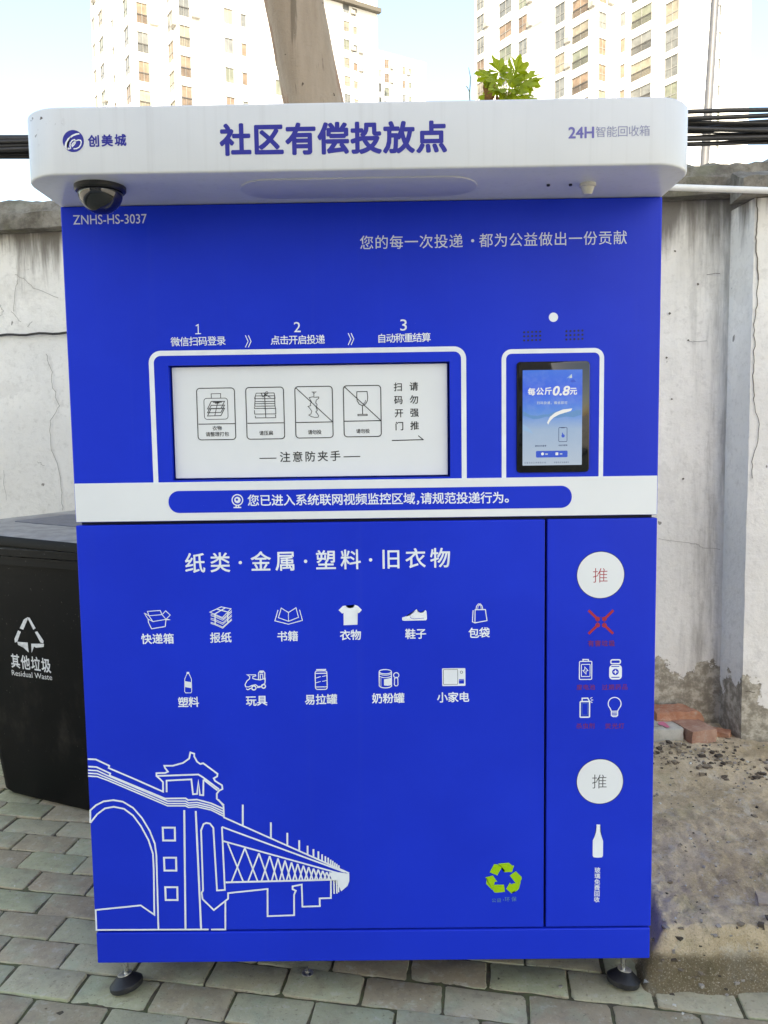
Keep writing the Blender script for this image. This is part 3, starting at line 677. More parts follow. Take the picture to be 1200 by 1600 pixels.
s.row('微信扫码登录', (405, 1037), (510, 1035), 2.8, ED, .02); s.row('手机号登录', (662, 1031), (742, 1029), 2.8, ED, .02)
s.rrect((405, 1092), (753, 1160), 1.8, 0, EB, fill=True); s.disc((477, 1124), 2.3, EW, 12); s.line([(506, 1126), (536, 1126)], 1.8, EP); s.rrect((620, 1108), (650, 1138), .4, 0, EW, fill=True); s.line([(668, 1124), (696, 1124)], 1.8, EP)
s.line([(275, 1223), (515, 1219)], 1.1, ED) if 0 else None
s.row('设备状态正常网络正常', (285, 1223), (505, 1220), 2.6, ED, .0); s.row('客服电话设备编号', (612, 1217), (760, 1216), 2.4, ED, .0)
s.build('display', scr)
# -- lower cabinet: carcass, two doors, plinth
zD1, zD0 = 1.1365, ZL + .0022
bm = B(); box(bm, -.644, .644, .022, YB - .01, .12, ZB0); obj('carcass', bm, DARK, K)
bm = B(); box(bm, -.60, .60, YB - .03, YB - .02, .012, .115); obj('rear_light_block', bm, BLUE, K)  # added unseen panel that stops light from behind, so the gap darkens
seam = face.xy((852.4, 1130)).x
bm = B(); box(bm, -.65, seam - .0028, 0, .0215, zD0, zD1, .0022); mdoor = obj('main_door', bm, BLUE, K)
bm = B(); box(bm, seam + .0028, .65, 0, .0215, zD0, zD1, .0022); sdoor = obj('side_door', bm, BLUE, K)
bm = B(); box(bm, -.6485, .6485, -.001, YB - .005, .10, ZL - .002, .0028); obj('plinth', bm, BLUE, K)
bm = B(); box(bm, -.649, -.646, .024, YB, .18, 1.135); obj('side_panel', bm, BLUE, K)
bm = B(); box(bm, .646, .649, .024, YB, .18, 1.135); obj('side_panel', bm, BLUE, K)
FP = (0, 0, 1)
for word in ((('纸', 304.8, 880.3), ('类', 344, 879.3), ('', 375.5, 879)), (('金', 407.5, 877.8), ('属', 446, 877), ('', 477.5, 877)), (('塑', 509.3, 875.5), ('料', 548, 874.7), ('', 579, 874.8)), (('旧', 610.8, 873.8), ('衣', 649.3, 872.8), ('物', 688, 872.2))):
    p = Print(FP)
    for ch, u, v in word: p.row(ch, (u, v), (u, v), 33, INK_W, .014) if ch else p.disc((u, v), 2.7, INK_W, 14)
    p.build('heading_word', mdoor)
for t_, c0, c1 in (('快递箱', (229, 998.6), (263.5, 998)), ('报纸', (336.5, 996.6), (353.5, 996.2)), ('书籍', (441, 994.6), (457.8, 994)), ('衣物', (539.5, 992.6), (556, 992.2)), ('鞋子', (641.2, 990.8), (657.8, 990.4)), ('包袋', (740.2, 989.2), (757, 988.6)),
                    ('塑料', (286.3, 1097.4), (302.8, 1097)), ('玩具', (392.5, 1095.3), (409.5, 1094.8)), ('易拉罐', (484.5, 1093.4), (518.6, 1092.6)), ('奶粉罐', (589.5, 1091.4), (623.6, 1090.8)), ('小家电', (691.2, 1090), (725, 1089.2))): p = Print(FP); p.row(t_, c0, c1, 17.2, INK_W, .02); p.build('caption', mdoor)
def icon(u, v, k): q = Print(FP); q.crop(u, v, k); return q
W_ = INK_W
p = icon(210, 930, 7.06)    # parcel box
p.line([(145, 178), (285, 168), (305, 214), (160, 226)], 1.2, W_, True); p.line([(160, 226), (205, 290), (350, 266), (305, 214)], 1.2, W_); p.line([(107, 194), (150, 262), (200, 288), (160, 226), (107, 194)], 1.2, W_)
p.line([(310, 210), (345, 172), (396, 218), (352, 262)], 1.2, W_); p.line([(340, 272), (392, 270), (352, 262)], 1.3, W_); p.line([(153, 268), (156, 300), (190, 370), (340, 345), (349, 275)], 1.3, W_); p.build('pictogram', mdoor)
p = icon(210, 930, 7.06)    # newspapers
p.line([(833, 186), (958, 128), (1066, 150), (970, 246), (885, 210)], 1.3, W_, True); p.line([(885, 208), (1005, 138)], 1.6, W_); p.line([(905, 152), (1048, 190)], 1.6, W_)
for dy in (18, 34, 62, 78, 108, 120): p.line([(842, 190 + dy), (890, 205 + dy), (975, 243 + dy), (1075, 152 + dy)], 1.1, W_)
for x, y in ((890, 210), (1030, 195)): p.line([(x, y), (x + 2, y + 112)], 1.8, W_)
p.build('pictogram', mdoor)
p = icon(200, 840, 4)       # open book
p.line([(938, 452), (918, 520), (1003, 541), (1090, 517), (1072, 450)], 1.3, W_); p.line([(958, 440), (1003, 468), (1050, 438), (1066, 498), (1003, 523), (940, 500)], 1.3, W_, True); p.line([(1003, 468), (1003, 523)], 1.1, W_); p.build('pictogram', mdoor)
p = icon(470, 840, 4)       # shirt
p.fill([(280, 424), (288, 436), (308, 442), (328, 436), (338, 420), (358, 428), (382, 452), (362, 473), (354, 466), (354, 544), (268, 547), (267, 470), (258, 475), (236, 453), (262, 428)], W_); p.build('pictogram', mdoor)
p = icon(610, 930, 7.06)    # shoe
p.fill([(127, 268), (130, 246), (160, 236), (212, 224), (250, 190), (290, 152), (302, 180), (330, 194), (360, 190), (386, 163), (398, 180), (404, 262), (392, 276), (160, 282), (136, 280)], W_)
p.line([(216, 228), (276, 176)], .6, BLUE); p.line([(212, 236), (232, 254), (260, 260), (370, 252)], .7, BLUE); p.build('pictogram', mdoor)
p = icon(610, 930, 7.06)    # shopping bag
p.line([(930, 160), (1048, 158), (1065, 280), (930, 305), (905, 292), (912, 165)], 1.4, W_, False); p.line([(934, 162), (932, 304)], 1.3, W_)
p.line([(945, 156), (950, 120), (970, 96), (992, 96), (1012, 120), (1018, 156)], 1.3, W_); p.line([(962, 156), (968, 118), (982, 104), (998, 120), (1002, 156)], 1.0, W_); p.build('pictogram', mdoor)
p = icon(260, 1030, 7.06)   # plastic bottle
p.fill([(225, 140), (252, 140), (254, 164), (224, 164)], W_); p.line([(226, 164), (204, 215), (202, 355), (212, 371), (270, 371), (280, 355), (276, 215), (252, 164)], 1.0, W_); p.fill([(202, 240), (280, 255), (280, 320), (202, 305)], W_); p.build('pictogram', mdoor)
p = icon(260, 1030, 7.06)   # ride-on toy
p.line([(892, 172), (920, 190), (918, 215), (888, 240), (868, 280), (876, 305), (910, 305), (940, 290), (985, 280), (1012, 302), (1050, 298), (1088, 262), (1090, 210), (1066, 218), (1035, 228), (985, 222), (952, 212), (955, 192), (986, 184), (984, 172)], 1.5, W_, True)
p.line([(1016, 222), (1018, 150), (1034, 130), (1070, 130), (1086, 150), (1084, 228)], 1.6, W_); p.line([(1036, 222), (1036, 165), (1062, 165), (1066, 224)], 1.4, W_); p.fill([(1030, 132), (1072, 132), (1066, 152), (1034, 152)], W_)
p.ring((965, 316), 3.2, 2.0, W_, 18); p.ring((1072, 298), 3.0, 1.9, W_, 18); p.line([(880, 326), (900, 336), (935, 318)], 1.6, W_); p.line([(1000, 312), (1040, 308)], 1.5, W_); p.build('pictogram', mdoor)
p = icon(470, 1030, 7.06)   # drink can
p.rrect((158, 128), (292, 332), 3.4, 1.5, W_); p.line([(170, 114), (280, 112)], 1.6, W_); p.line([(160, 156), (290, 154)], 1.6, W_); p.line([(160, 306), (292, 304)], 1.5, W_); p.line([(166, 208), (220, 190)], 1.1, W_); p.line([(236, 190), (286, 180)], 1.0, W_); p.line([(166, 260), (220, 244)], 1.1, W_); p.line([(236, 244), (286, 234)], 1.0, W_); p.build('pictogram', mdoor)
p = icon(470, 1030, 7.06)   # milk powder tin with scoop
def ell(cx, cy, rx, ry, a0=0, a1=360, n=22): return [(cx + rx * math.cos(R(a0 + (a1 - a0) * i / n)), cy + ry * math.sin(R(a0 + (a1 - a0) * i / n))) for i in range(n + 1)]
p.line(ell(932, 137, 68, 24)[:-1], 1.4, W_, True); p.line([(864, 140), (866, 290)] + ell(934, 290, 68, 26, 170, 10) + [(1000, 290), (1000, 140)], 1.5, W_); p.line(ell(932, 152, 68, 24, 170, 10), 1.1, W_); p.line(ell(932, 178, 68, 24, 170, 10), 1.2, W_)
p.fill([(918, 222), (1000, 205), (998, 285), (960, 292), (918, 288)], W_); p.line([(884, 205), (884, 300)], .8, W_)
p.ring((1053, 176), 4.1, 1.4, W_, 20); p.line([(1034, 212), (1032, 280), (1042, 293), (1062, 293), (1072, 280), (1070, 212), (1052, 198)], 1.3, W_, True); p.build('pictogram', mdoor)
p = icon(470, 840, 4)       # small appliance
p.rrect((883, 817), (1029, 926), 1.2, 0, W_, fill=True); p.rrect((891, 825), (981, 916), .8, .7, INK_K); p.ring((1004, 841), 1.9, .7, INK_K, 14); p.rrect((988, 884), (1020, 912), .3, 0, BLUE, fill=True); p.line([(988, 890), (1020, 889)], .5, W_); p.build('pictogram', mdoor)
# bridge drawing
p = icon(130, 1160, 5); LW = 2.6
p.line([(36, 130), (98, 132), (204, 182), (200, 200), (400, 285), (624, 384), (624, 310), (600, 285), (573, 262), (573, 240), (640, 238), (662, 228), (640, 200), (634, 182), (700, 182), (780, 160), (828, 126), (838, 78), (868, 88), (868, 110), (890, 150), (915, 168), (938, 162), (1050, 245), (1046, 266), (1020, 280), (1030, 300), (1085, 335), (1088, 364), (1062, 376), (1044, 400), (1044, 440), (1100, 490)], LW, W_)
p.line([(573, 262), (900, 250), (940, 275), (1062, 366)], LW, W_); p.line([(652, 388), (652, 298), (845, 288), (858, 404), (890, 402), (900, 300), (912, 410), (938, 412), (940, 290)], LW, W_); p.line([(940, 290), (1050, 375)], LW, W_)
p.line([(40, 188), (104, 192), (212, 242), (206, 258), (640, 438), (800, 436), (820, 450), (890, 446), (1000, 475), (1096, 518)], LW, W_)
for dy, ww in ((0, LW), (24, LW), (46, LW)): p.line([(38, 216 + dy), (110, 220 + dy), (200, 262 + dy * .8), (660, 458 + dy * .8), (800, 458 + dy * .8), (822, 472 + dy * .75), (890, 468 + dy * .75), (1000, 495 + dy * .7), (1098, 540 + dy * .8)], 2.2, W_)
p.line([(56, 628), (56, 530), (100, 490), (160, 460), (235, 450), (310, 462), (390, 510), (460, 590), (520, 690), (560, 790), (572, 880), (580, 1150), (588, 1460)], LW, W_)
p.line([(56, 628), (110, 560), (170, 515), (240, 502), (320, 518), (390, 570), (450, 650), (510, 760), (546, 870), (552, 1000), (556, 1345), (450, 1272), (98, 1308), (104, 1464), (980, 1460)], LW, W_)
for y in (665, 900, 1130): dx = (y - 665) * .042; p.line([(622 + dx, y), (716 + dx, y), (718 + dx, y + 100), (626 + dx, y + 100)], 3.0, W_, True)
p.line([(790, 528), (800, 1460)], 3.0, W_); p.line([(880, 535), (922, 1460)], 3.0, W_)
p.crop(330, 1230, 5.217)
p.line([(-105, 610), (-115, 380), (-108, 310), (-30, 280), (5, 300), (22, 345), (50, 840), (112, 838), (88, 320), (1115, 700)], LW, W_) if 0 else None
p.line([(-72, 640), (-82, 350), (-62, 300), (-40, 290), (-10, 295), (18, 330), (48, 840), (112, 836), (88, 322)], LW, W_)
p.line([(-72, 640), (-66, 840), (-78, 860), (-70, 910), (22, 1000), (138, 908), (138, 862), (460, 828), (460, 1050), (676, 1042), (676, 875), (690, 842), (664, 830), (664, 806), (738, 792), (744, 972), (886, 968), (884, 905), (976, 902), (976, 760)], LW, W_)
p.line([(116, 925), (116, 1158), (0, 1158)], LW, W_)
p.line([(58, 100), (100, 150), (105, 245), (1125, 700)], LW, W_); p.line([(88, 322), (1090, 690)], LW, W_); p.line([(100, 438), (1060, 705)], LW, W_); p.line([(118, 774), (985, 752)], 3.0, W_)
for x, y0, y1 in ((258, 140, 318), (487, 285, 418), (621, 370, 478), (718, 430, 522), (786, 475, 552), (834, 503, 575), (874, 520, 592), (904, 545, 605), (931, 560, 620), (954, 572, 630), (974, 588, 640), (991, 598, 650), (1008, 612, 655), (1024, 622, 664), (1041, 634, 672)): p.line([(x, y0), (x, y1)], 2.8 if x < 900 else 2.4, W_)
xt = [(135, 455), (275, 494), (390, 535), (478, 558), (545, 578), (602, 595), (655, 610), (705, 622), (752, 636), (795, 648), (835, 660), (873, 668), (910, 678), (942, 688), (972, 698)]
def bot(x): return 772 - (x - 118) * .0235
for (x0, y0), (x1, y1) in zip(xt, xt[1:]):
    xm = (x0 + x1) / 2
    p.line([(x0, y0), (x0 + (x1 - x0) * .92, bot(x0))], 2.4, W_); p.line([(x1, y1), (x0 + (x1 - x0) * .22, bot(x0))], 2.4, W_)
p.fill([(960, 690), (1040, 690), (1126, 702), (1126, 760), (1112, 800), (1060, 845), (1040, 800), (1038, 756), (985, 754)], W_)
for x, yb in ((1000, 865), (1022, 862), (1036, 852)): p.line([(x, 756), (x + 3, yb)], 2.2, W_)
p.build('bridge_drawing', mdoor)
# lime recycling emblem
p = icon(700, 1320, 7.5)
for P in ([(585, 220), (712, 208), (755, 245), (775, 238), (750, 318), (655, 320), (668, 305), (630, 258)], [(540, 225), (580, 226), (630, 265), (578, 358), (488, 322)], [(795, 308), (862, 375), (865, 400), (845, 432), (790, 445), (722, 358)],
          [(853, 430), (830, 515), (805, 540), (755, 548), (746, 570), (682, 515), (725, 440), (735, 460)], [(540, 468), (655, 465), (668, 550), (570, 560), (540, 555), (524, 525)], [(435, 380), (525, 358), (578, 432), (550, 430), (520, 530), (445, 455), (455, 395)]): p.fill(P, INK_GR)
p.row('公益', (538, 650), (597, 648), 7.4, INK_TE, .0); p.row('环保', (690, 638), (773, 634), 7.4, INK_TE, .0) if 0 else p.row('环保', (694, 638), (772, 635), 8.4, INK_TE, .0); p.disc((650, 645), .7, INK_TE, 8)
p.build('recycling_emblem', mdoor)
# side door graphics
p = Print(FP); p.ring((938.4, 898.4), 37.1, .9, DARK, 64); p.disc((938.4, 898.4), 36.6, INK_DW, 64); p.row('推', (938, 899.5), (938, 899.5), 25.5, INK_R, -.010); p.build('push_disc', sdoor, 'white disc with a red push character')
p = Print(FP); p.ring((937.3, 1221), 36.4, .9, DARK, 64); p.disc((937.3, 1221), 35.9, INK_DW, 64); p.row('推', (936.6, 1221.5), (936.6, 1221.5), 25, INK_K, -.010); p.build('push_disc', sdoor, 'white disc with a black push character')
p = icon(890, 930, 7.27)
for a, b in (((215, 172), (318, 270)), ((498, 170), (394, 270)), ((215, 438), (318, 340)), ((494, 436), (394, 340))): p.line([a, b], 4.0, INK_R); p.disc(b, 3.7, INK_R, 14)
for x0, y0, x1, y1 in ((318, 270, 318, 340), (394, 270, 394, 340), (340, 250, 372, 250)): p.line([(x0, y0), (x1, y1)], 1.0, INK_PR)
p.row('有害垃圾', (242, 548), (478, 546), 10.2, INK_PR, .02); p.build('hazard_emblem', sdoor)
for tx, c0, c1 in (('废电池', (112, 1046), (256, 1044)), ('过期药品', (400, 1046), (626, 1042)), ('杀虫剂', (108, 1486), (252, 1484)), ('荧光灯', (436, 1488), (588, 1484))):
    p = icon(890, 930, 7.27); p.row(tx, c0, c1, 9.5, INK_PR, .012); p.build('caption', sdoor)
p = icon(890, 930, 7.27)
p.rrect((112, 752), (250, 955), 1.6, 1.5, W_); p.rrect((134, 786), (232, 922), 1.0, 1.2, W_); p.line([(152, 752), (152, 730), (212, 730), (212, 752)], 1.7, W_); p.line([(172, 815), (172, 850), (150, 855), (186, 895), (186, 862), (208, 855)], 1.1, W_, True); p.build('pictogram', sdoor)
p = icon(890, 930, 7.27)
p.rrect((450, 792), (592, 956), 5.5, 0, W_, fill=True); p.rrect((468, 734), (576, 776), 2.4, 2.0, W_); p.line([(474, 810), (564, 808)], 1.5, BLUE); p.line([(474, 932), (566, 932)], 1.5, BLUE); p.disc((520, 871), 5.2, BLUE, 24); p.line([(520, 848), (520, 894)], 1.7, W_); p.line([(498, 871), (542, 871)], 1.7, W_); p.build('pictogram', sdoor)
p = icon(890, 930, 7.27)
p.rrect((120, 1208), (225, 1384), 1.2, 2.1, W_); p.rrect((142, 1230), (202, 1360), .4, .5, INK_TE); p.line([(142, 1204), (142, 1170), (205, 1168), (228, 1208)], 1.9, W_); p.line([(232, 1174), (258, 1160)], 1.2, W_); p.line([(240, 1190), (268, 1190)], 1.2, W_); p.line([(236, 1206), (258, 1220)], 1.2, W_); p.build('pictogram', sdoor)
p = icon(890, 930, 7.27)
p.line(ell(511, 1232, 73, 72, 135, 405, 26) + [(545, 1316), (545, 1365), (530, 1378), (492, 1378), (474, 1365), (474, 1316)], 1.5, W_, True); p.line([(474, 1318), (546, 1316)], 1.4, W_)
for y in (1334, 1350, 1366): p.line([(482, y), (540, y - 3)], 1.0, W_)
p.build('pictogram', sdoor)
p = icon(840, 1160, 5)
p.fill([(460, 641), (489, 641), (489, 655), (487, 660), (490, 700), (500, 735), (511, 770), (510, 885), (503, 897), (470, 900), (438, 897), (430, 887), (431, 765), (445, 735), (457, 695), (461, 660)], W_)
p.row('玻璃免费回收', (467, 998), (462, 1228), 9.5, W_, .018); p.build('pictogram', sdoor, 'white bottle with a vertical line of characters')
# -- levelling feet
def foot(x, y, tilt, lab=None):
    bm = B(); bl_ = .006; lathe(bm, [(.0056, .024), (.0056, .112)], (x, y, 0), n=14)
    lathe(bm, [(.0105, .024), (.0105, .031)], (x, y, 0), n=6); lathe(bm, [(.011, .092), (.011, .101)], (x, y, 0), n=6)
    f = obj('levelling_foot', bm, STEEL, K, smooth=35)
    if lab: f['label'] = lab
    bm = B(); lathe(bm, [(.0375, -.004), (.0395, 0), (.0395, .0085), (.0375, .0105), (.0195, .0255), (.0175, .0265)], (x, y, .0055), tilt, n=40); obj('pad', bm, RUBBER, f, smooth=35)
    bm = B(); lathe(bm, [(.0165, .0), (.0165, .0022), (.0145, .0028)], (x + .0245 * tilt[1], y - .0245 * tilt[0], .0055 + .0264), tilt, n=30); obj('washer', bm, WASHER, f, smooth=30)
foot(-.601, .056, (R(-7), R(-13))); foot(.603, .056, (R(-8), R(9))); foot(-.588, .68, (0, 0)); foot(.590, .68, (0, 0))
# -- canopy
bm = B(); rc = .088; yf = -.213; cw = .652; pl = []
for i in range(15): t_ = R(180 + 90 * i / 14); pl.append((-cw + rc + rc * math.cos(t_), yf + rc + rc * math.sin(t_)))
for i in range(15): t_ = R(270 + 90 * i / 14); pl.append((cw - rc + rc * math.cos(t_), yf + rc + rc * math.sin(t_)))
pl += [(cw, YB + .02), (-cw, YB + .02)]
prism(bm, pl, ZT + .001, 1.9565, .0045)
can = obj('canopy', bm, WHITE, K, smooth=35)
bm = B(); st = [(.175 * s_ + .0655 * math.cos(R(a)), -.1 + .0655 * math.sin(R(a))) for s_, r0 in ((1, -90), (-1, 90)) for a in range(r0, r0 + 181, 12)]
prism(bm, st, ZT - .0012, ZT + .003, .0005); obj('light_cover', bm, M('frosted_cover', (.52, .53, .58), .3), can, smooth=35)
bm = B(); lathe(bm, [(.047, ZT - .0095), (.050, ZT - .006), (.050, ZT + .002)], (-.517, -.132, 0), n=40); cd = obj('dome_camera', bm, M('black_plastic', (.012, .012, .013), .35), K, smooth=40)
bm = B(); lathe(bm, [(.0435 * math.sin(R(a)) + .0004, ZT - .008 - .0435 * math.cos(R(a))) for a in range(2, 91, 8)], (-.517, -.132, 0), n=40); obj('dome', bm, DOME, cd, smooth=True)
bm = B(); lathe(bm, [(.007, ZT - .020), (.0095, ZT - .0175), (.0135, ZT - .006), (.0165, ZT - .005), (.0165, ZT + .002)], (.466, -.098, 0), n=24); obj('motion_sensor', bm, IVORY, K, smooth=40)
for x in (.386, .431):
    bm = B(); lathe(bm, [(.0028, ZT - .0026), (.0036, ZT - .0016), (.0036, ZT + .002)], (x, -.098, 0), n=12); obj('screw', bm, DARK, can)
CP = (0, yf, 1.9)
p = Print(CP); p.row('社区有偿投放点', (368, 219.5), (674.5, 215), 49.5, INK_B, .036); p.build('title_lettering', can)
p = Print(CP); p.fit('24H', (888.5, 216), (927.8, 198.3), INK_LB, .026); p.row('智能回收箱', (938.8, 206.5), (1007.3, 204.5), 17.8, INK_LG, -.004); p.build('side_lettering', can)
p = Print(CP); p.row('创美城', (146.8, 220.8), (188.2, 219.4), 18.6, INK_B, .034); p.crop(80, 180, 8.571)
p.disc((296, 347), 16.6, INK_B, 48)
p.fill([(375, 240), (330, 244), (275, 268), (222, 312), (190, 365), (176, 425), (192, 440), (208, 456), (232, 462), (268, 448), (240, 440), (206, 428), (212, 372), (246, 318), (296, 282), (345, 264), (382, 258)], INK_DW)
p.line([(262, 448), (252, 415), (258, 372), (282, 340), (312, 328), (328, 345), (322, 375), (300, 405), (284, 418), (278, 400), (300, 370), (335, 342), (368, 332), (396, 338), (404, 362), (396, 398), (374, 430), (340, 448), (300, 452)], 1.8, INK_DW)
p.build('logo', can)

# ================================================================== BIN
L0 = Vector((-1.681, 1.20, 0)); ba = Vector((.906, -.423, 0)); bb = Vector((.423, .906, 0))
def bpnt(s_, t_, z_): q = L0 + ba * s_ + bb * t_; return Vector((q.x, q.y, z_))
bin_ = thing('wheelie_bin', tuple(bpnt(.45, .4, 0)), 'black plastic wheelie bin with white recycling mark and closed lid beside the blue cabinet', 'rubbish bin')
def rring(s0, s1, t0, t1, z, r, n=6):
    P = []
    for cs, ct, a0 in ((s0 + r, t0 + r, 180), (s1 - r, t0 + r, 270), (s1 - r, t1 - r, 0), (s0 + r, t1 - r, 90)): P += [bpnt(cs + r * math.cos(R(a0 + 90 * i / n)), ct + r * math.sin(R(a0 + 90 * i / n)), z) for i in range(n + 1)]
    return P
def loft(bm, rings):
    V = [[bm.verts.new(p) for p in r] for r in rings]; m = len(V[0])
    for a, b in zip(V, V[1:]):
        for k in range(m): bm.faces.new((a[k], a[(k + 1) % m], b[(k + 1) % m], b[k]))
    bm.faces.new(V[0][::-1]); bm.faces.new(V[-1])
ZR = .897
loft_r = [rring(.235, .78, .105, .60, .002, .05), rring(.22, .795, .09, .615, .02, .055), rring(.075, .84, .052, .68, ZR, .06)]
bm = B(); loft(bm, loft_r)
for x0, x1, t0, z0, z1 in ((.04, .865, .016, ZR - .004, ZR + .024), (.03, .875, .004, ZR + .031, ZR + .055)): loft(bm, [rring(x0, x1, t0, .70, z0, .06), rring(x0, x1, t0, .70, z1, .06)])
bmesh.ops.bevel(bm, geom=[e for e in bm.edges if e.is_manifold and e.calc_face_angle() > 1.2], offset=.004, segments=2, affect='EDGES')
loft(bm, [rring(.06, .85, .034, .69, ZR + .02, .06), rring(.06, .85, .034, .69, ZR + .066, .06)])
bm.normal_update()
for f in bm.faces: f.material_index = 1 if f.normal.z > .55 and f.calc_center_median().z > ZR - .01 else 0  # ridge tops take the pale lid colour as painted highlight lines
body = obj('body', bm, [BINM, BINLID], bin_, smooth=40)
def lidz(s_): return 1.012 - .030 * s_
bm = B()
def lring(s0, s1, t0, t1, dz, r): return [Vector((q.x, q.y, lidz((q - L0).dot(ba)) + dz)) for q in rring(s0, s1, t0, t1, 0, r)]
loft(bm, [lring(.0, .90, .0, .84, -.034, .05), lring(.0, .90, .0, .84, -.010, .05), lring(.004, .896, .004, .836, -.003, .05), lring(.014, .886, .014, .826, .0, .045), lring(.10, .80, .10, .74, .006, .04)])
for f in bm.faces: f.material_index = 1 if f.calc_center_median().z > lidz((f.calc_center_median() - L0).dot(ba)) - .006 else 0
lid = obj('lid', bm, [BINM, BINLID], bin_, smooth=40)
bm = B()
def rr_ring(s0, s1, t0, t1, dz, r): return [Vector((q.x, q.y, lidz((q - L0).dot(ba)) + dz)) for q in rring(s0, s1, t0, t1, 0, r, 3)]
loft(bm, [rr_ring(.17, .78, .26, .56, .004, .02), rr_ring(.17, .78, .26, .56, .0085, .02)]); obj('lid_recess', bm, BINREC, lid)
bm = B()
tube(bm, [bpnt(.02, .10, .99), bpnt(-.02, .09, 1.0), bpnt(-.035, .13, 1.002), bpnt(-.035, .31, 1.002), bpnt(-.02, .35, 1.0), bpnt(.02, .34, .99)], .012, 10); tube(bm, [bpnt(-.01, .14, .985), bpnt(-.01, .30, .985)], .012, 10)
obj('hinge_handle', bm, BINM, bin_, smooth=40)
bm = B()
for s_ in (.36, .68):
    q = bpnt(s_, .60, 0)
wl_n = bb
for s_ in (.30, .70):
    bm = B(); tube(bm, [bpnt(s_ - .02, .64, .1), bpnt(s_ + .03, .64, .1)], .1, 24); obj('wheel', bm, RUBBER, bin_, smooth=40)
q0 = bpnt(.5, .09, .02); q1 = bpnt(.5, .052, ZR); bn = ba.cross((q1 - q0).normalized()); bn = -bn if bn.y > 0 else bn
p = Print(q0, bn, lift=.0015); p.crop(0, 780, 3.2)
p.ax = ba.copy(); p.az = (q1 - q0).normalized()
for P in ([(100, 645), (120, 602), (134, 592), (140, 600), (118, 652)], [(136, 590), (150, 592), (180, 645), (168, 652), (148, 612)], [(92, 655), (106, 662), (88, 712), (76, 716), (74, 698)], [(176, 664), (188, 660), (220, 708), (218, 720), (204, 716)],
          [(88, 712), (140, 716), (145, 766), (120, 742), (130, 735), (92, 728)], [(222, 722), (220, 738), (182, 742), (172, 736), (160, 768), (158, 722)]): p.fill(P, BINPRINT)
p.row('其他垃圾', (79, 810), (232, 832), 14.2, BINPRINT, .02, sz=1.18); p.row('', (0, 0), (0, 0), 1, BINPRINT) if 0 else None
p.fit('Residual Waste', (62, 878), (264, 880), BINPRINT, .03) if 0 else None
gA, gB = p.xy((62, 879)), p.xy((263, 904)); gg = glyph('Residual Waste', .022); xs_ = [c.x for c in gg[0]]; hh = (p.xy((62, 853)) - p.xy((62, 879))).length
dv = gB - gA; p.put(gg, lambda c: gA + dv * ((c.x - min(xs_)) / (max(xs_) - min(xs_))) + Vector((0, 1)) * (c.y / .69 * hh), BINPRINT)
p.build('printed_mark', body)

# ================================================================== CABLES, PIPE, POLE
cb = thing('cable_bundle', (0, 2.15, 2.68), 'thick bundle of black cables strung along above the wall', 'cables')
random.seed(11)
for k in range(15):
    zl = 2.655 + (k % 5) * .0145 - .006 * (k // 5); zr = 2.640 + ((k * 7) % 15) * .0082; yy = 2.09 + (k // 5) * .025 + random.uniform(-.01, .01); bm = B(); pts = []
    for i in range(57):
        x = -5.6 + i * .2; t_ = sstep(-1.4, 1.4, x); z = zl * (1 - t_) + zr * t_ + .013 * math.sin(x * (1.3 + .31 * k) + k * 2.1) * sstep(-.5, 1.2, x) + .0035 * math.sin(x * 4 + k) + .004 * max(0, abs(x) - 2) ** 2
        pts.append((x, yy + .008 * math.sin(x * 1.7 + k), z))
    tube(bm, pts, random.choice((.004, .006, .0075, .0085, .0105)), 8); obj('cable', bm, CABLE, cb, smooth=True)
bm = B(); tube(bm, [(1.25 + i * .3, 2.1, 2.634 - .0032 * i - .002 * math.sin(i)) for i in range(-22, 14)], .0042, 8); tag(obj('thin_cable', bm, CABLE, loc=(0, 2.1, 2.63), smooth=True), 'single thin black wire running just below the cable bundle', 'wire')
bm = B(); a = survey(0, 524, W0 + wo * .012, WN); b = survey(103, 520, W0 + wo * .012, WN); d = (b - a) / 10
tube(bm, [a + d * i + Vector((0, 0, .003 * math.sin(i * 1.3))) for i in range(-22, 26)], .0052, 8); tag(obj('wall_cable', bm, CABLE, loc=tuple(a), smooth=True), 'thin black cable stretched level across the left plaster wall', 'wire')
bm = B(); tube(bm, [(.45, 1.25, 2.232), (1.084, 1.25, 2.2013), (1.43, 1.25, 2.1845), (2.6, 1.25, 2.128)], .0115, 14); tag(obj('conduit_pipe', bm, PVC, loc=(1.1, 1.25, 2.2), smooth=True), 'slim white plastic pipe running level below the wall coping', 'pipe')
pole = thing('street_pole', (3.84, 9, 0), 'slim grey metal pole rising behind the wall at right', 'pole')
bm = B(); tube(bm, [(3.84 + .046 * z, 9, z) for z in (0, 2, 4, 6, 8, 9.5)], [.062, .058, .054, .049, .044, .041], 16); obj('shaft', bm, POLEM, pole, smooth=True)
bm = B(); lathe(bm, [(.16, -.02), (.16, .02), (.08, .03), (.075, .14)], (3.84, 9, 0), n=20); obj('base_flange', bm, POLEM, pole, smooth=40)

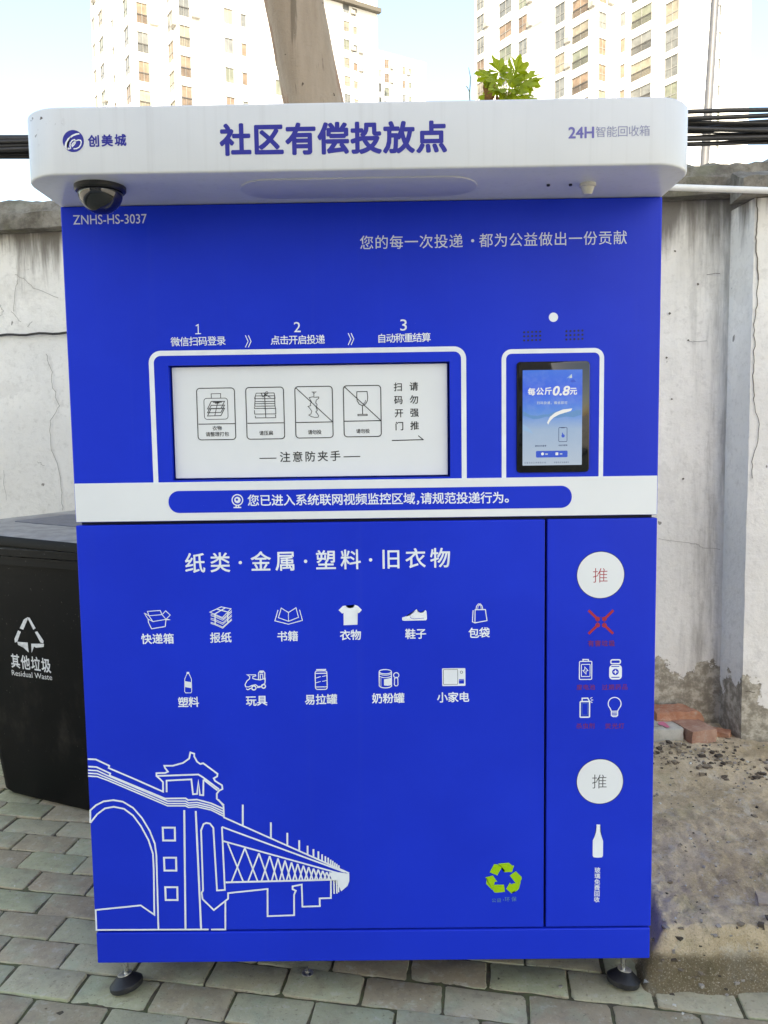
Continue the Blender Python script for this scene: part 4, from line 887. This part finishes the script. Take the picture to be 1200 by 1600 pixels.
# ================================================================== TREE AND PLANT
random.seed(5)
tree = thing('street_tree', (.27, 2.8, 0), 'leaning tree with smooth brown trunk standing behind the wall', 'tree')
bm = B(); ctr = [(.27, 0), (.13, .7), (-.05, 1.7), (-.24, 2.65), (-.33, 3.1), (-.43, 3.65), (-.55, 4.4), (-.66, 5.2), (-.74, 6.0)]; rad = [.27, .21, .185, .168, .163, .158, .15, .14, .12]
def interp(z):
    for (x0, z0), (x1, z1), r0, r1 in zip(ctr, ctr[1:], rad, rad[1:]):
        if z0 <= z <= z1: t_ = (z - z0) / (z1 - z0); return x0 + (x1 - x0) * t_, r0 + (r1 - r0) * t_
    return ctr[-1][0], rad[-1]
rows = []
for i in range(121):
    z = 6.0 * i / 120; x, r = interp(z); rw = []
    for k in range(32):
        t_ = 2 * math.pi * k / 32; rr = r * (1 + .05 * math.sin(3 * t_ + z * .5) + .035 * math.sin(5 * t_ - z * .8 + 1) + .03 * noise.fractal(Vector((math.cos(t_) * 2, math.sin(t_) * 2, z * 1.4)), 1, 2, 4))
        rw.append(bm.verts.new((x + rr * math.cos(t_), 2.8 + rr * math.sin(t_), z)))
    rows.append(rw)
for a, b in zip(rows, rows[1:]):
    for k in range(32): bm.faces.new((a[k], a[(k + 1) % 32], b[(k + 1) % 32], b[k]))
bm.faces.new(rows[-1])
tips = []
for k in range(6):
    a0 = k * 1.05; d = Vector((math.cos(a0), math.sin(a0), 1.1 + .3 * (k % 2))).normalized(); s0 = Vector((-.74, 2.8, 5.85)); pts = [s0]
    for i in range(1, 6): pts.append(s0 + d * (.5 * i) + Vector((0, 0, .05 * i * i)) + Vector((gauss(.06), gauss(.06), 0)))
    tube(bm, pts, [.085, .07, .055, .042, .03, .018], 8); tips += pts[3:]
obj('trunk', bm, BARK, tree, smooth=True)
bm = B()
for q in tips:
    for _ in range(70):
        c = q + Vector((gauss(.42), gauss(.42), gauss(.32) + .1)); a = random.uniform(0, 6.28); ln = random.uniform(.06, .12)
        u_ = Vector((math.cos(a), math.sin(a), gauss(.4))).normalized(); v_ = u_.cross(Vector((gauss(.4), gauss(.4), 1))).normalized()
        bm.faces.new([bm.verts.new(x) for x in (c, c + u_ * ln * .5 + v_ * ln * .3, c + u_ * ln, c + u_ * ln * .5 - v_ * ln * .3)])
obj('crown', bm, LEAF, tree, recalc=False)
pl_ = thing('lobed_plant', (.70, 2.5, 0), 'small green plant with ragged lobed leaves peeping over the white canopy', 'plant')
PC = Vector((.664, 2.5, 3.02))
bm = B(); tube(bm, [(.70, 2.5, 0), (.69, 2.51, 1.2), (.68, 2.49, 2.4), (.664, 2.5, 2.97)], [.018, .015, .011, .006], 8); tube(bm, [(.50, 2.52, 2.2), (.485, 2.5, 2.9), (.478, 2.5, 3.02), (.484, 2.5, 3.10), (.474, 2.5, 3.15)], [.006, .0042, .003, .0024, .0012], 6); tube(bm, [(.479, 2.5, 3.03), (.468, 2.5, 3.055), (.462, 2.5, 3.06)], .002, 6); tube(bm, [(.482, 2.5, 2.93), (.50, 2.5, 2.965), (.52, 2.5, 2.985)], .0025, 6)
stem = obj('stem', bm, STEMM, pl_, smooth=True)
def lobed(bm, c, d, size, droop, nrm, lobes=7):
    """palmate leaf: toothed lobes fanned round the end of the stalk, each lobe a folded strip"""
    d = d.normalized(); sd_ = d.cross(nrm).normalized(); nr = sd_.cross(d).normalized()
    cv = bm.verts.new(c); prev = None; ring = []
    N = lobes * 6
    for i in range(N + 1):
        th = R(-150 + 300 * i / N); ph = (i % 6) / 6; rr = size * (.66 + .34 * (1 - abs(ph * 2 - 1)) ** .8) * (1 - .25 * abs(th) / R(150)) * (1 + gauss(.06))
        q = c + (d * math.cos(th) + sd_ * math.sin(th)) * rr + nr * (-droop * rr * rr / size + gauss(.004)); ring.append(bm.verts.new(q))
    for i in range(N):
        if random.random() < .09: continue
        bm.faces.new((cv, ring[i], ring[i + 1]))
leafs = [((-.085, -.02, .075), (-1, -.3, .35), .085), ((-.035, .02, .115), (-.3, -.4, 1), .08), ((.045, 0, .105), (.35, -.3, 1), .085), ((.09, -.01, .06), (1, -.3, .35), .09), ((.055, -.06, .02), (.6, -.8, -.05), .10), ((-.02, -.07, .0), (-.2, -.9, -.25), .10), ((.10, .02, -.02), (1, -.2, -.4), .08), ((-.075, .0, -.025), (-.9, -.3, -.4), .075), ((.02, -.04, .05), (.1, -.9, .6), .07), ((-.06, -.05, .04), (-.7, -.8, .1), .07), ((.085, -.05, .03), (.8, -.7, .2), .07), ((.0, .03, .08), (.1, .4, 1), .07), ((.02, -.08, -.03), (.3, -1, -.5), .085), ((-.045, -.08, -.02), (-.5, -1, -.4), .07), ((.07, -.06, -.03), (.5, -.9, -.5), .08)]
for o_, d_, sz_ in leafs:
    bm = B(); c = PC + Vector(o_); d_ = Vector(d_); lobed(bm, c, d_, sz_, .35, Vector((gauss(.25), -.9, .55 + gauss(.2))))
    tube(bm, [PC + Vector((0, 0, -.05)), (PC + c) / 2 + Vector((0, 0, .01)), c], [.003, .0022, .0015], 5); obj('leaf', bm, LEAF, pl_, recalc=False)
bm = B(); lobed(bm, PC + Vector((-.055, -.03, -.005)), Vector((-.55, -.2, -1)), .085, .6, Vector((.5, -.8, .2)), 3); o = obj('leaf', bm, DRYLEAF, pl_, recalc=False); o['label'] = 'withered brown leaf'

# ================================================================== BRICKS AND LITTER
def rough_block(name, ctr_, size, rz, mat, label, cat, jit=.004, tilt=(0, 0), cut=None, group=None):
    bm = B(); box(bm, -size[0] / 2, size[0] / 2, -size[1] / 2, size[1] / 2, 0, size[2])
    bmesh.ops.subdivide_edges(bm, edges=bm.edges[:], cuts=7, use_grid_fill=True)
    sd_ = random.uniform(0, 50)
    for v in bm.verts:
        n_ = Vector((noise.fractal(v.co * 26 + Vector((sd_, 0, 0)), 1, 2, 4), noise.fractal(v.co * 26 + Vector((0, sd_, 0)), 1, 2, 4), noise.fractal(v.co * 26 + Vector((0, 0, sd_)), 1, 2, 4)))
        v.co += n_ * jit
        if cut:
            for cp, cn in cut:
                dd = (v.co - Vector(cp)).dot(Vector(cn).normalized())
                if dd > 0: v.co -= Vector(cn).normalized() * dd * .93
    mt = Matrix.Translation(ctr_) @ Matrix.Rotation(rz, 4, 'Z') @ Matrix.Rotation(tilt[1], 4, 'Y') @ Matrix.Rotation(tilt[0], 4, 'X')
    bm.transform(mt); o = obj(name, bm, mat, loc=ctr_, smooth=35); return tag(o, label, cat, group)
RED = brick_mat('red_brick', (.30, .155, .105), (.42, .26, .185)); RED2 = brick_mat('orange_brick', (.36, .15, .085), (.48, .26, .165)); GREYB = brick_mat('pale_concrete', (.38, .365, .31), (.50, .48, .42))
rough_block('red_brick', (1.262, 1.475, .088), (.112, .215, .054), R(15), RED, 'whole red brick lying end on in front of the broken one', 'brick', .0025)
rough_block('broken_brick', (1.235, 1.545, .118), (.20, .10, .058), R(3), RED2, 'rough broken orange brick lying crosswise on top against the wall', 'brick', .008, cut=[((.085, 0, .03), (1, .2, .6))])
cbk = rough_block('concrete_block', (1.125, 1.475, .086), (.17, .17, .052), R(4), GREYB, 'pale concrete block with pink paint marks beside the blue cabinet', 'block', .004)
p = Print((1.125, 1.47, .1405), (0, 0, 1), lift=.002); p.ax, p.az = Vector((1, 0, 0)), Vector((0, 1, 0))
PINK = M('pink_paint', (.55, .16, .24), .8)
p.fill([(1028, 1129), (1036, 1128), (1041, 1131), (1047, 1137), (1042, 1138), (1035, 1134), (1029, 1133)], PINK); p.line([(1022, 1136), (1033, 1135)], 1.2, CRACK); p.build('paint_mark', cbk)
rough_block('brick_fragment', (1.39, 1.47, .083), (.085, .06, .022), R(-30), RED2, 'small dark red brick fragment in the corner by the pilaster', 'brick', .006)
rough_block('flat_stone', (1.03, .165, .122), (.11, .06, .022), R(-14), brick_mat('beige_stone', (.30, .25, .20), (.42, .32, .22)), 'flat beige stone at the right edge of the raised ground', 'stone', .003)
rough_block('stone_chip', (.662, .045, .0), (.022, .016, .016), R(30), brick_mat('grey_stone', (.34, .35, .36), (.5, .5, .5)), 'small grey stone chip below the right corner of the cabinet', 'stone', .004)
bolt = thing('anchor_bolt', (-.1655, .097, 0), 'small steel bolt with round washer on the paving under the cabinet', 'bolt')
bm = B(); lathe(bm, [(.0095, .001), (.0145, .0035), (.0148, .006), (.0138, .0065), (.0092, .0025)], (-.1655, .097, 0), n=28); obj('washer', bm, WASHER, bolt, smooth=35)
bm = B(); lathe(bm, [(.006, .002), (.006, .009), (.0052, .010)], (-.1655, .097, 0), n=6); lathe(bm, [(.0032, .009), (.0032, .02)], (-.1655, .097, 0), n=10); obj('hex_nut', bm, STEEL, bolt, smooth=35)
# loose grit on the setts and crumbs of rubble on the raised ground
random.seed(21); bm = B()
def crumb(q, s_, mi):
    r = bmesh.ops.create_cube(bm, size=1); a_ = random.uniform(0, 3.14); ca, sa = math.cos(a_), math.sin(a_); ex = (random.uniform(.8, 1.9), random.uniform(.7, 1.3), random.uniform(.4, .9))
    for v in r['verts']:
        x_, y_, z_ = (v.co[k] * ex[k] * 1.3 * s_ * random.uniform(.55, 1.25) for k in range(3)); v.co = Vector(q) + Vector((x_ * ca - y_ * sa, x_ * sa + y_ * ca, z_ + s_ * .3))
    for f in set(f for v in r['verts'] for f in v.link_faces): f.material_index = mi
ZD = Vector((0, 0, 1))
for u, v in ((44, 1257), (76, 1273), (70, 1302), (56, 1287), (27, 1310), (84, 1330), (95, 1332), (75, 1337), (86, 1340), (33, 1354), (80, 1358), (23, 1385), (122, 1316), (876, 1543), (1056, 1592), (1067, 1585), (1142, 1571), (1054, 1572), (1069, 1538), (657, 1562), (130, 1478), (70, 1530)):
    q = survey(u, v, Vector((0, 0, 0)), ZD); crumb((q.x, q.y, .001), random.uniform(.0016, .0042), random.choice((0, 0, 1)))
for _ in range(260): crumb((random.uniform(-1.6, 1.6), random.uniform(-.7, 1.1), -.001), random.uniform(.0008, .002), random.choice((0, 1, 2, 2)))
for _ in range(420):
    x = random.uniform(.9, 1.75); y = 1.32 - .62 * (x - 1.05) + gauss(.10); crumb((x, y, ledge_h(x, y)), random.choice((.003, .005, .008, .011)) * random.uniform(.7, 1.2), random.choice((1, 2, 2, 2, 3)))
for _ in range(700):
    x, y = random.uniform(.72, 2.0), random.uniform(.08, 1.6); crumb((x, y, ledge_h(x, y)), random.choice((.0018, .0025, .004, .006)) * random.uniform(.7, 1.3), random.choice((0, 1, 2, 3, 1)))
for _ in range(260):
    x = random.uniform(.68, 2.0); y = .035 + gauss(.025); crumb((x, y, ledge_h(x, y)), random.choice((.003, .004, .006, .009)), random.choice((1, 2, 2, 3)))
tag(obj('grit', bm, [M('white_grit', (.6, .58, .52), .8), M('grey_grit', (.30, .27, .23), .9), M('brown_grit', (.20, .16, .11), .9), M('dark_grit', (.07, .055, .04), .95)], smooth=60), kind='stuff')

# ================================================================== BUILDINGS
random.seed(3)
e1 = Vector((math.cos(R(32.5)), math.sin(R(32.5)), 0)); e2 = Vector((math.cos(R(57.5)), -math.sin(R(57.5)), 0))
n1 = Vector((e1.y, -e1.x, 0)); n2 = Vector((e2.y, -e2.x, 0))       # outward normals of the two facade directions
FL = 2.9
def facade_window(bmF, bmP, org, d, nrm, s0, s1, zt, h, style, lay=0):
    """frame and pane of one window lying on a facade"""
    def pt(s_, o_, z_): q = org + d * s_ + nrm * o_; return Vector((q.x, q.y, z_))
    def bx(b_, a0, a1, o0, o1, z0, z1, mi=0):
        c = [pt(a, o, z) for z in (z0, z1) for o in (o0, o1) for a in (a0, a1)]; v = [b_.verts.new(q) for q in c]
        for f in ((0, 1, 3, 2), (4, 6, 7, 5), (0, 4, 5, 1), (2, 3, 7, 6), (0, 2, 6, 4), (1, 5, 7, 3)): b_.faces.new([v[i] for i in f]).material_index = mi
    w_ = s1 - s0; fr = .06
    bx(bmF, s0 - .10, s1 + .10, .0, .16, zt, zt + .12, 1)                     # lintel hood that throws a little shade
    bx(bmF, s0 - .02, s0 + fr, .0, .09, zt - h, zt); bx(bmF, s1 - fr, s1 + .02, .0, .09, zt - h, zt)
    bx(bmF, s0 + fr, s1 - fr, .0, .085, zt - h, zt - h + fr); bx(bmF, s0 + fr, s1 - fr, .0, .085, zt - fr, zt)
    if w_ > .8: bx(bmF, (s0 + s1) / 2 - .025, (s0 + s1) / 2 + .025, .04, .085, zt - h + fr, zt - fr)
    if h > 1.6: bx(bmF, s0 + fr, s1 - fr, .045, .083, zt - h * .55 - .03, zt - h * .55 + .03)
    bx(bmF, s0 - .06, s1 + .06, .0, .2, zt - h - .07, zt - h - .001, 1)
    if style == 'rail':
        for k in range(int(w_ / .16) + 1): a = s0 + k * w_ / max(1, int(w_ / .16)); bx(bmF, a - .014, a + .014, .11, .135, zt - h + .02, zt - h * .56, 2)
        bx(bmF, s0 - .02, s1 + .02, .105, .14, zt - h * .56, zt - h * .56 + .05, 2)
    bx(bmP, s0 + fr, s1 - fr, .01, .04, zt - h + fr, zt - fr)
def building(name, label, loc, plan, ztop, wins, cat='building', extra=None, group=None, lo=0, hi=60):
    t = thing(name, loc, label, cat, group); bm = B(); prism(bm, [(q.x, q.y) for q in plan], 0, ztop); walls = obj('walls', bm, TOWERW, t)
    mx = [q.x for q in plan]; my = [q.y for q in plan]
    c = sum(plan, Vector()) / len(plan)
    bm = B(); pr = [c + (q - c) * 1.012 for q in plan]; prism(bm, [(q.x, q.y) for q in pr], ztop, ztop + .6); obj('parapet', bm, TOWERW, t)
    rest = B(); restP = B(); nrest = 0
    for org, d, nrm, s0, s1, zt, h, style, k0, k1 in wins:
        kmin = -int((zt - h - 1.2) // FL); kmax = int((ztop - zt - .5) // FL)
        for k in range(kmin, kmax + 1):
            z = zt + k * FL
            if k0 <= k <= k1:
                bF, bP = B(), B(); facade_window(bF, bP, org, d, nrm, s0, s1, z, h, style); w_ = obj('window', bF, [FRAMEM, TOWERW, RAIL], t, recalc=True); obj('pane', bP, random.choice(PANE), w_)
                if s1 - s0 > .7 and random.random() < .3:
                    bA = B(); q0_ = org + d * (s1 + .2) ; z0_ = z - h + .1
                    c_ = [Vector((*(q0_ + d * a + nrm * o).xy, zz)) for zz in (z0_, z0_ + .65) for o in (.02, .42) for a in (0, .85)]; v_ = [bA.verts.new(q) for q in c_]
                    for f_ in ((0, 1, 3, 2), (4, 6, 7, 5), (0, 4, 5, 1), (2, 3, 7, 6), (0, 2, 6, 4), (1, 5, 7, 3)): bA.faces.new([v_[i_] for i_ in f_])
                    bmesh.ops.bevel(bA, geom=bA.edges[:], offset=.03, segments=1, affect='EDGES'); obj('air_conditioner', bA, ACM, t)
            else: facade_window(rest, restP, org, d, nrm, s0, s1, z, h, style)
    for f in restP.faces: pass
    me_ = bpy.data.meshes.new('tmp'); restP.to_mesh(me_); restP.free(); n0 = len(rest.faces); rest.from_mesh(me_); bpy.data.meshes.remove(me_); rest.faces.ensure_lookup_table()
    for f in list(rest.faces)[n0:]: f.material_index = 3
    if len(rest.faces): o_ = obj('window_rows', rest, [FRAMEM, TOWERW, RAIL, PANE[0]], t); o_['kind'] = 'stuff'
    else: rest.free()
    if extra: extra(t)
    return t
V = lambda x, y: Vector((x, y, 0))
# left tower
P0 = V(-26.21, 88.15); PL = P0 - e2 * 15.70; Pb = V(-23.64, 89.79); Pc = V(-20.62, 85.05); Pd = Pc + e1 * 14.5; Pe = Pd - e2 * 20; Pf = PL + e1 * 3
building('apartment_tower', 'tall white apartment tower at left behind the tree trunk', (-22, 95, 0), [PL, P0, Pb, Pc, Pd, Pe, Pf], 92,
    [(P0, e1, n1, .67, 1.81, 43.35, 2.1, 'rail', -3, 4), (Pb, e2, n2, 2.95, 4.5, 44.2, 2.0, 'plain', -3, 4), (Pc, e1, n1, .20, 1.28, 45.25, 2.1, 'rail', -3, 4), (Pc, e1, n1, 4.96, 5.87, 45.1, 1.55, 'plain', -3, 4),
     (Pc, e1, n1, 6.80, 7.37, 44.95, 1.3, 'plain', -3, 4), (P0, e2, n2, -2.0, -.46, 44.0, 2.0, 'plain', -3, 4), (P0, e2, n2, -12.2, -10.5, 44.0, 1.8, 'plain', -3, 4), (P0, e2, n2, -15.2, -14.2, 44.6, 1.6, 'plain', -3, 4), (P0, e2, n2, -6.8, -6.2, 44, .9, 'plain', -3, 4), (Pc, e1, n1, 10.6, 11.6, 45.0, 1.6, 'plain', -3, 4)])
# tower half hidden by the trunk
Q0 = V(-13.47, 138.15); Q1 = Q0 + e1 * 14.57; Q2 = Q1 - e2 * 12; Q3 = Q0 - e2 * 12
def ledge_extra(t):
    bm = B()
    def pt(s_, o_, z_): q = Q0 + e1 * s_ + n1 * o_; return Vector((q.x, q.y, z_))
    c = [pt(s_, o_, z_) for z_ in (72.1, 72.75) for o_ in (.01, .9) for s_ in (0, 14.9)]; v = [bm.verts.new(q) for q in c]
    for f in ((0, 1, 3, 2), (4, 6, 7, 5), (0, 4, 5, 1), (2, 3, 7, 6), (0, 2, 6, 4), (1, 5, 7, 3)): bm.faces.new([v[i] for i in f])
    obj('string_course', bm, TOWERT, t)
building('apartment_tower', 'narrow pale tower with a dark ledge just right of the tree trunk', (-6, 148, 0), [Q0, Q1, Q2, Q3], 105,
    [(Q0, e1, n1, 7.94, 9.04, 72.4, 1.7, 'plain', -5, 2), (Q0, e1, n1, 9.78, 10.53, 71.9, 1.3, 'plain', -5, 2)], extra=ledge_extra)
# low white block
T0 = V(-1.77, 184.15); T1 = T0 + e1 * 3.6; T2 = T0 + e1 * 12.85
building('apartment_block', 'distant lower white block with visible roofline between the towers', (3, 192, 0), [T0, T2, T2 - e2 * 10, T0 - e2 * 10], 82.6,
    [(T0, e1, n1, .6, 1.0, 79.3, 1.7, 'plain', -2, 1), (T0, e1, n1, 1.94, 3.09, 78.76, 1.9, 'plain', -2, 1), (T0, e1, n1, 6.56, 7.4, 78.2, 1.7, 'plain', -2, 1), (T0, e1, n1, 8.24, 8.92, 78.1, 1.2, 'plain', -2, 1)])
# right tower
U0 = V(12.44, 118.15); U1 = U0 + e2 * 22.22; U2 = V(27.60, 101.46); U3 = V(32.43, 93.87); U4 = V(42.82, 100.48)
def right_extra(t):
    bm = B()
    for sc_, z_ in ((13.9, 52.2), (13.6, 44.6)):
        def pt(s_, o_, zz): q = U0 + e2 * s_ + n2 * o_; return Vector((q.x, q.y, zz))
        c = [pt(s_, o_, zz) for zz in (z_, z_ + .25) for o_ in (.01, .8) for s_ in (sc_ - 2, sc_)]; v = [bm.verts.new(q) for q in c]
        for f in ((0, 1, 3, 2), (4, 6, 7, 5), (0, 4, 5, 1), (2, 3, 7, 6), (0, 2, 6, 4), (1, 5, 7, 3)): bm.faces.new([v[i] for i in f])
    obj('canopy_slab', bm, TOWERW, t)
building('apartment_tower', 'large white apartment tower with stepped facade above the right half of the canopy', (28, 108, 0), [U0, U1, U2, U3, U4, U4 - e2 * 18, U0 + e1 * 8], 100,
    [(U0, e2, n2, .56, 2.08, 52.0, 2.2, 'plain', -4, 2), (U0, e2, n2, 5.29, 7.73, 51.74, 1.9, 'plain', -4, 2), (U0, e2, n2, 9.1, 10.69, 51.3, 2.0, 'plain', -4, 2), (U0, e2, n2, 15.78, 17.43, 49.95, 2.3, 'plain', -4, 2), (U0, e2, n2, 18.72, 21.31, 46.3, 2.0, 'rail', -3, 3),
     (U1, e1, n1, .62, 1.78, 46.9, 1.9, 'plain', -3, 3), (U2, e2, n2, .49, 1.18, 47.2, 1.6, 'plain', -3, 3), (U2, e2, n2, 2.14, 5.04, 46.6, 2.0, 'rail', -3, 3), (U2, e2, n2, 7.01, 8.75, 45.5, 2.3, 'plain', -3, 3), (U3, e1, n1, 4.9, 5.3, 46.0, 1.4, 'plain', -4, 3), (U3, e1, n1, 6.46, 6.8, 46.2, 1.2, 'plain', -4, 3)], extra=right_extra)
# the housing block behind the photographer that keeps the yard in shade
bt = thing('apartment_building', (-1, -12, 0), 'slim pale housing block standing behind the photographer and shading the yard', 'building')
bm = B(); box(bm, -7.0, 3.4, -16, -9, 0, 16.0); obj('walls', bm, M('shade_block_render', (.42, .40, .37), .85, vary=.1, vscale=.4), bt)
bm = B()
for i in range(4):
    for j in range(5): x = -6.4 + i * 2.4; z = 1.2 + j * 3.05; box(bm, x, x + 1.3, -9 + .002, -8.9, z, z + 1.5)
o = obj('window_rows', bm, PANE[0], bt); o['kind'] = 'stuff'
bm = B(); box(bm, -7.2, 3.6, -16.2, -8.8, 16.0, 16.3); obj('roof', bm, COPE, bt)
